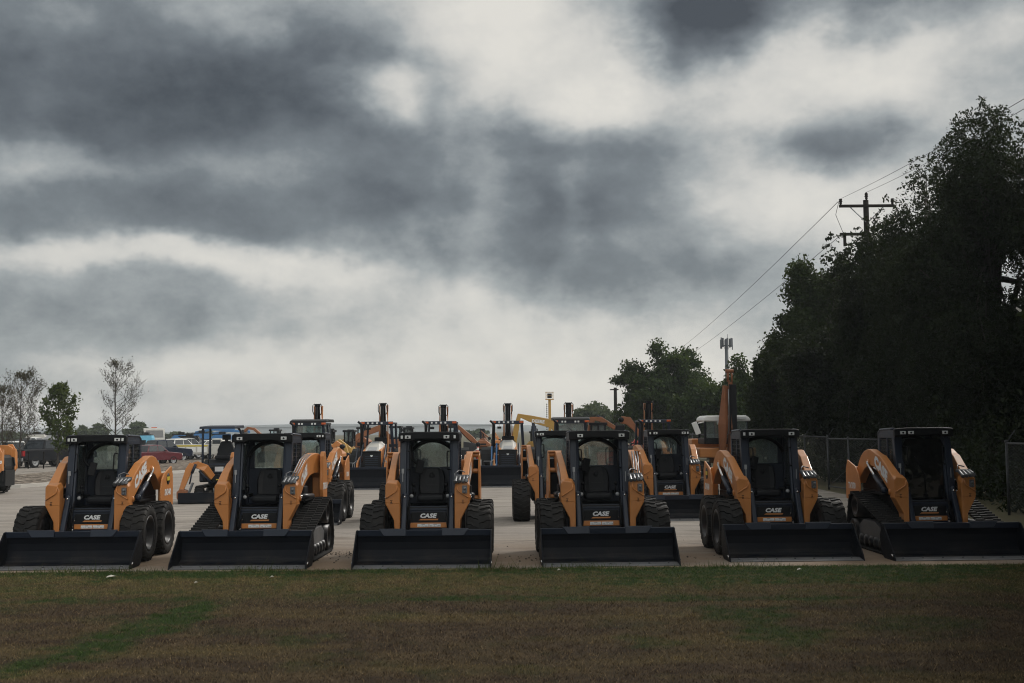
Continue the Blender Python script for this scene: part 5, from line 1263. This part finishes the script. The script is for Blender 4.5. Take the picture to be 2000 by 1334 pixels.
car(64, 886, 'pickup_truck', 'white pickup truck far behind the green sapling', 'pickup truck', 90, 'white', 'pickup', .95)
car(525, 888, 'suv_car', 'pale grey car seen through the tracked loader cab', 'car', 90, 'grey', 'suv', .9)
car(362, 891, 'pickup_truck', 'grey pickup truck half hidden by the white pickup', 'pickup truck', 145, 'grey', 'pickup', .88)
car(420, 889, 'suv_car', 'dark car in front of the blue boom lifts', 'car', 110, 'charcoal', 'suv', .9)
car(50, 903, 'pickup_truck', 'black pickup truck between the bare trees and the green sapling', 'pickup truck', 150, 'charcoal', 'pickup', .92)
car(548, 890, 'sedan_car', 'white sedan seen beside the tracked loader seat', 'car', 80, 'white', 'sedan', .9)
# utility body truck
p = gr(398, 899); ut = thing('service_truck', 'white service truck with tool boxes and a yellow stripe', 'truck', (p.x, p.y, 0), R(90), 'cars and trucks parked on the gravel lot', .85)
b = MB(); b.b2(-.95, .95, -.6, 2.6, .6, 1.45); b.b2(-.95, .95, -2.6, -.9, .55, 1.3); b.prism([(-2.1, 1.3), (-1.8, 1.95), (-.95, 2.0), (-.9, 1.3)], -.88, .88); bd_ = b.build('body', 'offwhite', ut, bev=.04)
b = MB(); b.b2(.95, .965, -.6, 2.6, 1.28, 1.40); b.b2(-.965, -.95, -.6, 2.6, 1.28, 1.40); b.build('stripe', 'sticker', bd_)
b = MB()
for s in (-1, 1):
    for k in range(3): b.b2(s * .95, s * .968, -.5 + k * 1.0, .35 + k * 1.0, .75, 1.22); b.piece()
b.each('tool_box_door', 'white', bd_, bev=.01)
b = MB(); b.b2(-.885, .885, -1.75, -1.0, 1.5, 1.85); b.build('window', 'carglass', bd_)
for s in (-1, 1):
    for y in (-1.8, 1.5): wheel(ut, s * .85, y, .42, .26, s, .62, False, 'grey')
# heavy truck cab, tarp and blue machines on the lot
p = gr(300, 884); ht = thing('heavy_truck', 'cream heavy truck cab beyond the navy pickup', 'truck', (p.x, p.y, 0), R(20), 'cars and trucks parked on the gravel lot')
b = MB(); b.prism([(-1.1, .6), (-1.15, 1.5), (-.95, 2.6), (.9, 2.7), (.9, .6)], -1.1, 1.1); b.b2(-1.0, 1.0, .9, 4.5, .6, 1.1); bd_ = b.build('body', 'offwhite', ht, bev=.06)
b = MB(); b.loft([[(-.95, -1.13, 1.65), (.95, -1.13, 1.65), (.95, -1.1, 1.65), (-.95, -1.1, 1.65)], [(-.9, -1.01, 2.45), (.9, -1.01, 2.45), (.9, -.98, 2.45), (-.9, -.98, 2.45)]]); b.b2(-1.115, -1.10, -.6, .3, 1.7, 2.4); b.b2(1.10, 1.115, -.6, .3, 1.7, 2.4); b.build('window', 'carglass', bd_)
b = MB(); b.b2(-.3, .3, -.6, -.4, 2.72, 2.8); b.build('beacon_lamp', 'amber', bd_)
for s in (-1, 1):
    for y in (-.5, 3.4): wheel(ht, s * .9, y, .5, .3, s, .6, False, 'grey')
def crate_machine(px, yb, w, h, dep, paint, name, label, cat, beam=None, top='black'):
    p = gr(px, yb); t = thing(name, label, cat, (p.x, p.y, 0), R(8))
    b = MB(); b.prism([(-w / 2, .45), (-w / 2, h * .8), (-w * .3, h), (w * .45, h), (w / 2, h * .85), (w / 2, .45)], -dep / 2, dep / 2, 'y'); bd = b.build('body', paint, t, bev=.05)
    b = MB(); b.b2(-w * .42, w * .42, -dep * .4, dep * .4, h, h + .12); b.b2(-w * .1, w * .2, -dep * .3, dep * .3, h + .12, h + .35); b.build('engine_cover', top, bd, bev=.04)
    b = MB(); b.b2(-w * .35, w * .1, -dep / 2 - .02, -dep / 2, .6, h * .75); b.build('side_panel', top, bd)
    if beam:
        b = MB(); b.bar([(beam[0], 0, h + .1), (beam[1], 0, beam[2]), (beam[3], 0, beam[4])], .3, .28); b.build('boom', paint, t, bev=.03)
    for s in (-1, 1):
        for xx in (-w * .36, w * .36):
            wl = wheel(t, xx, s * (dep / 2 - .05), .38, .24, s, .6, False); wl.rotation_euler = (0, 0, R(90))
    return t
crate_machine(352, 885, 1.9, 1.9, 1.4, 'blue', 'generator', 'blue portable generator with black top left of the blue lifts', 'generator')
crate_machine(392, 884, 2.1, 2.05, 1.5, 'blue', 'boom_lift', 'blue boom lift base beside the small excavator canopy', 'boom lift', (-.6, 1.2, 2.5, 3.6, 2.45))
crate_machine(432, 882, 2.4, 1.9, 1.5, 'blue', 'boom_lift', 'blue boom lift with long low boom behind the excavator canopy', 'boom lift', (-1.0, .8, 2.35, 3.2, 2.2))
crate_machine(284, 886, 1.6, 1.9, 1.6, 'skyblue', 'covered_trailer', 'pale blue covered trailer next to the cream truck', 'trailer')
crate_machine(368, 888, 2.2, 1.75, 1.4, 'charcoal', 'compressor', 'dark compressor between the blue machines', 'compressor')
crate_machine(70, 880, 2.6, 2.1, 1.6, 'offwhite', 'covered_trailer', 'white covered trailer behind the bare trees', 'trailer')
crate_machine(108, 884, 2.4, 2.0, 1.6, 'grey', 'covered_trailer', 'grey covered trailer behind the green sapling', 'trailer')
a_, c_ = gr(328, 893), gr(412, 891); b = MB(); b.bar([(0, 0, .4), (c_.x - a_.x, c_.y - a_.y, .4)], .3, .8); bw_o = b.build('barrier_wall', 'concrete', loc=(a_.x, a_.y, .08), bev=.03); tag(bw_o, 'low pale concrete wall behind the parked pickups', 'wall')
# ------------------------------------------------------------------ chain link fence
def fab_mat():
    m, nt, out = new_mat('chain_link_fabric')
    uv = nt.nodes.new('ShaderNodeTexCoord').outputs['Object']; sp = nd(nt, 'ShaderNodeSeparateXYZ', {0: uv})
    h = mth(nt, 'ADD', sp.outputs[0], sp.outputs[1]); k = 1 / .075
    fs = []
    for sg in (1, -1):
        t = mth(nt, 'FRACT', mth(nt, 'MULTIPLY', mth(nt, 'ADD', h, mth(nt, 'MULTIPLY', sp.outputs[2], sg)), k))
        fs.append(mth(nt, 'LESS_THAN', t, .085))
    f = mth(nt, 'MAXIMUM', fs[0], fs[1])
    b = nd(nt, 'ShaderNodeBsdfPrincipled', {'Base Color': (.07, .075, .08, 1), 'Roughness': .5, 'Metallic': .5}); t = nt.nodes.new('ShaderNodeBsdfTransparent')
    s = nd(nt, 'ShaderNodeMixShader', {0: f, 1: t.outputs[0], 2: b.outputs[0]}); nt.links.new(s.outputs[0], out.inputs[0]); return m
M['fabric'] = fab_mat()
def fence(label, pts, H=1.72, gate=False):
    o = Vector((pts[0][0], pts[0][1], 0)); root = thing('chain_link_gate' if gate else 'chain_link_fence', label, 'gate' if gate else 'fence', o)
    L = [Vector((x, y, 0)) - o for x, y in pts]
    for p in L:
        b = MB(); b.cyl(p, p + Vector((0, 0, H + .03)), .035, 8); b.ball(p + Vector((0, 0, H + .04)), .045, 6)
        if not gate: b.cyl(p + Vector((0, 0, H)), p + Vector((.22, 0, H + .32)), .015, 5)
        b.build('post', 'fence', root)
    b = MB(); b.tube([p + Vector((0, 0, H)) for p in L], .026, 7)
    if gate: b.tube([p + Vector((0, 0, .12)) for p in L], .026, 7); b.tube([L[0] + Vector((0, 0, H)), L[-1] + Vector((0, 0, .12))], .012, 5)
    b.build('rail', 'fence', root)
    b = MB()
    for a, c in zip(L, L[1:]): b.add([a + Vector((0, 0, .03)), c + Vector((0, 0, .03)), c + Vector((0, 0, H - .02)), a + Vector((0, 0, H - .02))], [(0, 1, 2, 3)])
    b.build('mesh_fabric', 'fabric', root)
    return root
fx = lambda y: 11.55
fence('chain link fence under the dark trees at the right edge', [(11.9, y) for y in (14.5, 17.2, 19.9, 22.6, 25.3, 27.9)])
q0, q1 = at(1700, 840, 37), at(1616, 840, 40)
fence('chain link gate with pale frame behind the shaded loaders', [(q0.x, 36), (at(1656, 840, 38).x, 38), (q1.x, 40)], 1.75, True)
fence('chain link fence running away behind the upright excavator', [(q1.x + .05, 40.2), (11.6, 46), (11.5, 52), (11.45, 58), (11.4, 64), (at(1352, 840, 70).x, 70), (at(1330, 840, 72).x, 73)], 1.8)
# ------------------------------------------------------------------ poles, wires, towers
Y = 52.0; pp = at(1691, 395, Y); zt = at(1691, 391, Y).z
up_ = thing('utility_pole', 'tall wooden utility pole with crossarm rising out of the dark trees', 'utility pole', (pp.x, Y, 0))
b = MB(); b.tube([(0, 0, -.1), (0, 0, zt)], [.18, .12], 10); b.build('pole', 'wood', up_)
za = at(1691, 403, Y).z; b = MB(); b.b2(-1.25, 1.25, -.16, -.05, za - .06, za + .06); ca_ = b.build('crossarm', 'wood', up_)
zb = at(1691, 458, Y).z; b = MB(); b.b2(-1.25, .3, -.16, -.05, zb - .06, zb + .06); b.b2(-1.1, -1.0, -.2, -.05, zb - .55, zb - .05); b.build('lower_crossarm', 'wood', up_)
b = MB(); b.tube([(-.75, -.1, za - .06), (-.05, -.1, za - .75)], .025, 5); b.tube([(.75, -.1, za - .06), (.05, -.1, za - .75)], .025, 5); b.build('brace', 'galv', ca_)
for (ix, iz, hh) in ((-1.18, za + .06, .28), (.0, zt, .34), (1.18, za + .06, .28)):
    b = MB(); b.lathe([(.03, iz), (.07, iz + .06), (.05, iz + .1), (.09, iz + .16), (.06, iz + .2), (.08, iz + .26), (.03, iz + hh), (.001, iz + hh), (.001, iz)], (ix, -.1, 0), 'z', 10); b.build('insulator', 'wood', up_)
b = MB(); b.tube([(-1.25, -.1, za + .25), (-1.42, -.1, za - .4), (-1.1, -.1, zb + .05)], .012, 4); b.build('jumper_wire', 'wire', up_)
def wire(label, pts, r=.016, sag=.5):
    pts = [Vector(p) for p in pts]; P = []
    for a, c in zip(pts, pts[1:]):
        n = 18
        for i in range(n + (1 if c is pts[-1] else 0)): t = i / n; q = a.lerp(c, t); q.z -= sag * 4 * t * (1 - t); P.append(q)
    b = MB(); b.tube(P, r, 5); o = b.build('power_line', 'wire'); tag(o, label, 'power line', 'overhead wires')
B = Vector((pp.x, Y - .1, 0))
farp = at(1201, 760, 150)
wire('upper power line leaving the pole top to the right edge', [B + Vector((0, 0, zt + .34)), at(2060, 178, 24)], .008, .1)
wire('lower power line from the crossarm end to the right edge', [B + Vector((-1.18, 0, za + .34)), at(2060, 158, 24)], .008, .1)
wire('power line running down left from the crossarm to the far trees', [B + Vector((-1.3, 0, za + .2)), at(1330, 680, 140)], .014, .3)
wire('power line running down left from the lower crossarm to the far trees', [B + Vector((-1.05, 0, zb + .1)), at(1355, 688, 140)], .014, .2)
Y = 110.0; p = at(1203, 840, Y); z1 = at(1203, 757, Y).z
tp_ = thing('telephone_pole', 'thin far telephone pole at the left edge of the leafy tree', 'utility pole', (p.x, Y, 0))
b = MB(); b.tube([(0, 0, -.1), (0, 0, z1)], [.20, .15], 8); b.build('pole', 'wood', tp_); b = MB(); b.b2(-.5, .3, -.1, .05, z1 - .25, z1 - .14); b.build('crossarm', 'wood', tp_)
Y = 190.0; p = at(1425, 840, Y); z1 = at(1423, 662, Y).z
ct_ = thing('cell_tower', 'tall phone mast with antenna panels above the trees', 'phone mast', (p.x - .2, Y, 0))
b = MB(); b.tube([(0, 0, -.5), (0, 0, z1)], [.45, .26], 10); b.build('mast', 'mastgrey', ct_)
b = MB()
for k in range(3):
    a = 2 * math.pi * k / 3 + .5; b.bar([(0, 0, z1 - 1.1), (.8 * math.cos(a), .8 * math.sin(a), z1 - 1.1)], .1, .1)
b.lathe([(.85, z1 - 1.15), (.92, z1 - 1.15), (.92, z1 - 1.05), (.85, z1 - 1.05)], (0, 0, 0), 'z', 18); b.tube([(.2, 0, z1), (.2, 0, z1 + .8)], .04, 5); b.build('platform', 'mastgrey', ct_)
for k in range(8):
    a = 2 * math.pi * k / 8; b = MB(); b.box((.98 * math.cos(a), .98 * math.sin(a), z1 - .75 + (.12 if k % 2 else -.1)), (.12, .30, 1.5 if k % 3 else 1.9), (0, 0, a)); b.build('antenna_panel', 'mastgrey', ct_, bev=.03)
Y = 78.0; p = at(1074, 840, Y); z1 = at(1072, 770, Y).z
lt = thing('light_tower', 'yellow mast with caged floodlight above the yellow boom', 'light tower', (p.x, Y, 0))
b = MB(); b.b2(-.09, .09, -.09, .09, .3, z1 - .35); b.b2(-.07, .07, -.07, .07, 0, z1 - .5); b.b2(-1.0, 1.0, -.5, .5, .2, 1.1); b.build('mast', 'yellow', lt, bev=.02)
b = MB()
for k in range(14): b.b2(-.24, -.16, -.04, .04, 2.0 + k * .14, 2.07 + k * .14)
b.build('ladder_rack', 'black', lt)
b = MB(); b.b2(-.28, .28, -.2, .2, z1 - .38, z1 - .32)
for s in (-1, 1):
    for q in (-1, 1): b.b2(s * .25, s * .22, q * .17, q * .2, z1 - .32, z1 + .12)
b.b2(-.28, .28, -.2, .2, z1 + .12, z1 + .15); b.b2(-.25, .25, -.2, -.18, z1 - .12, z1 - .10); cg = b.build('lamp_cage', 'yellow', lt)
b = MB(); b.b2(-.15, .15, -.12, .12, z1 - .27, z1 + .05); b.build('floodlight', 'black', cg, bev=.02)
# ------------------------------------------------------------------ trees
def px_tree(name, label, px, ytop, Y, rxp, style, lm, ncl, nl, ls, seed, zc=None, group=None, **k):
    """px, ytop, rxp are survey readings of crown middle, crown top and half width"""
    p = at(px, 840, Y); H = at(px, ytop, Y).z; rx = rxp * Y / F
    rz = H * .52; zc_ = H - rz * .92 if zc is None else zc
    return tree(name, label, p.x, Y, H, (0, 0, zc_, rx, rx * .9, H - zc_), ncl, nl, ls, style, lm, seed=seed, group=group, **k)
G = 'trees along the right side of the yard'
px_tree('leafy_tree', 'broad leafy green tree standing alone left of the phone mast', 1296, 668, 85, 112, 'broad', 'leafA', 120, 60000, .15, 3, group=G, trunk_r=.22, clump_r=.15)
px_tree('leafy_tree', 'lower spreading foliage at the right foot of the lone leafy tree', 1385, 735, 80, 75, 'broad', 'leafA', 70, 24000, .18, 14, group=G)
px_tree('leafy_tree', 'narrow leafy tree beside the phone mast', 1452, 700, 72, 60, 'broad', 'leafA', 70, 24000, .15, 5, group=G)
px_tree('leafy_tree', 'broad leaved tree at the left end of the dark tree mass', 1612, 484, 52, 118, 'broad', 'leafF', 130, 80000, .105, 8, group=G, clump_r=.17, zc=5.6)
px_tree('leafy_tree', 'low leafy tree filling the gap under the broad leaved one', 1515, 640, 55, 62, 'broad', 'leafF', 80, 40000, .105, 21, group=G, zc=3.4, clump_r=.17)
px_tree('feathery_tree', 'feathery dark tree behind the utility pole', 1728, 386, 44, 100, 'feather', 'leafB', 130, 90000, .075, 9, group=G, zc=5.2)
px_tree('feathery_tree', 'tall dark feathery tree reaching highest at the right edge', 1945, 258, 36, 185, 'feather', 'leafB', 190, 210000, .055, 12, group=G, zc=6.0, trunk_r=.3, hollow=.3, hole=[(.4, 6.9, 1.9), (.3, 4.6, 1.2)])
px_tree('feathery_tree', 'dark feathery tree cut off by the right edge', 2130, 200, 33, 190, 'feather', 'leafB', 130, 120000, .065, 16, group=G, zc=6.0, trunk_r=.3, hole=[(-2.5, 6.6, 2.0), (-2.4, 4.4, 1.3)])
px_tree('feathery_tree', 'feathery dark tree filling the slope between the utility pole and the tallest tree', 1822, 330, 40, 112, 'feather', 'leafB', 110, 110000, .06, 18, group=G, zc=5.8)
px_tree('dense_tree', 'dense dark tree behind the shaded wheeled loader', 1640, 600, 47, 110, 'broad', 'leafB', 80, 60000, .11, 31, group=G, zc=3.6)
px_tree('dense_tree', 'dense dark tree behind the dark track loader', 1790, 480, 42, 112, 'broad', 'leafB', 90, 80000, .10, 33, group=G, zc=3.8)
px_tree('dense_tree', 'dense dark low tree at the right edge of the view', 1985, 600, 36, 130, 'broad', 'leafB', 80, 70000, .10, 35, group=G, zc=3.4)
# tree belt continued out of view, added to shade the right loaders and lawn
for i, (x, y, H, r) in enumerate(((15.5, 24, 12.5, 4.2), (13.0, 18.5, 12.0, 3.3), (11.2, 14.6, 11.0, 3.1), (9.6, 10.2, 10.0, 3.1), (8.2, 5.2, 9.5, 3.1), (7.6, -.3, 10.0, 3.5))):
    tree('feathery_tree', 'unseen dark tree added past the right edge to shade the loaders', x, y, H, (-.2, 0, H * .5, r, r, H * .5), 120, 40000, .15, 'broad', 'leafB', .3, G, seed=60 + i)
tree('feathery_tree', 'unseen tall tree added past the right edge, its crown shading the lawn corner', 10.0, 10.6, 15, (-1.2, -.2, 11.9, 4.0, 4.4, 2.6), 130, 60000, .17, 'broad', 'leafB', .32, G, seed=71)  # crown out of view, shaped to shade the lawn and right loaders
tree('feathery_tree', 'unseen slim tree added past the right edge to darken the track loader', 9.6, 15.9, 8.5, (-.2, 0, 4.4, 1.7, 1.7, 4.0), 70, 22000, .14, 'broad', 'leafB', .18, G, seed=72)  # out of view, added to hold light off the track loader
# undergrowth behind the fence
rg = np.random.default_rng(77); NU = 150000
ux = rg.uniform(12.2, 30, NU); uy = rg.uniform(20, 66, NU); hh_ = 1.6 + .9 * np.sin(ux * 1.3 + uy * .7) + .7 * np.sin(uy * 1.9); uz = rg.uniform(0, 1, NU) ** .8 * np.maximum(.3, hh_)
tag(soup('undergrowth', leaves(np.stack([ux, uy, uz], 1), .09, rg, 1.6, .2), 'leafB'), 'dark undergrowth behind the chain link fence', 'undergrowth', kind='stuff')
# far trees
px_tree('round_tree', 'rounded hazy green tree mass behind the glazed backhoe', 1165, 784, 150, 58, 'broad', 'leafE', 60, 15000, .38, 41, group='far round trees', zc=2.6)
px_tree('round_tree', 'lower hazy tree to the right of the rounded tree mass', 1232, 806, 140, 50, 'broad', 'leafE', 50, 12000, .36, 42, group='far round trees', zc=2.0)
px_tree('round_tree', 'far rounded tree right of the slender bare tree', 273, 829, 230, 32, 'broad', 'leafE', 40, 9000, .5, 43, group='far round trees', zc=1.9)
px_tree('round_tree', 'far rounded tree left of the slender bare tree', 182, 830, 230, 36, 'broad', 'leafE', 40, 9000, .5, 44, group='far round trees', zc=1.8)
px_tree('round_tree', 'small far tree above the orange machines near the bollard', 928, 838, 260, 26, 'broad', 'leafE', 30, 6000, .5, 45, group='far round trees', zc=1.5)
px_tree('round_tree', 'small far tree above the orange loaders right of the canopy backhoe', 790, 836, 260, 30, 'broad', 'leafE', 30, 6000, .5, 46, group='far round trees', zc=1.5)
for i, (x, yt, w_) in enumerate(((340, 843, 30), (395, 843, 34), (15, 838, 50), (110, 838, 40))):
    px_tree('round_tree', ['low far tree behind the white pickup', 'low far tree behind the blue machines', 'low far tree at the left edge behind the bare trees', 'low far tree behind the leafy sapling'][i], x, yt, 280, w_, 'broad', 'leafE', 24, 4000, .6, 50 + i, group='far round trees', zc=1.2)
# saplings on the gravel bed
p = gr(224, 908); twig_tree('bare_tree', 'slender nearly bare young tree rising behind the leftmost loader', p.x, p.y, at(224, 703, p.y).z, 1.9, 1500, 'leafD', 2, 'young trees on the gravel bed', .06, .075, start=.24)
p = gr(112, 919); twig_tree('green_sapling', 'young tree with green leaves and low bushy branches', p.x, p.y, at(107, 752, p.y).z, 1.5, 3000, 'leafC', 4, 'young trees on the gravel bed', .13, .06, start=.14, levels=2)
p = gr(38, 915); twig_tree('bare_tree', 'bushy bare young tree with many upright stems at the left', p.x, p.y, at(38, 728, p.y).z, 1.9, 2600, 'leafD', 6, 'young trees on the gravel bed', .065, .06, start=.12, up=1.1)
p = gr(2, 913); twig_tree('bare_tree', 'bare young tree cut by the left edge', p.x, p.y, at(2, 752, p.y).z, 1.5, 1800, 'leafD', 8, 'young trees on the gravel bed', .065, .06, start=.12, up=1.1)
# young tree stakes
for i, (x, y) in enumerate(((55, 918), (85, 918), (134, 915))):
    p = gr(x, y); b = MB(); b.cyl((0, 0, 0), (0, 0, 1.0), .04, 6); b.b2(-.05, .05, -.05, .05, .9, 1.02); o_ = b.build('stake', 'wood', loc=(p.x, p.y, .08))
    tag(o_, ['dark stake left of the green sapling', 'dark stake just beside the green sapling trunk', 'dark stake right of the green sapling'][i], 'stake', 'stakes on the gravel bed')
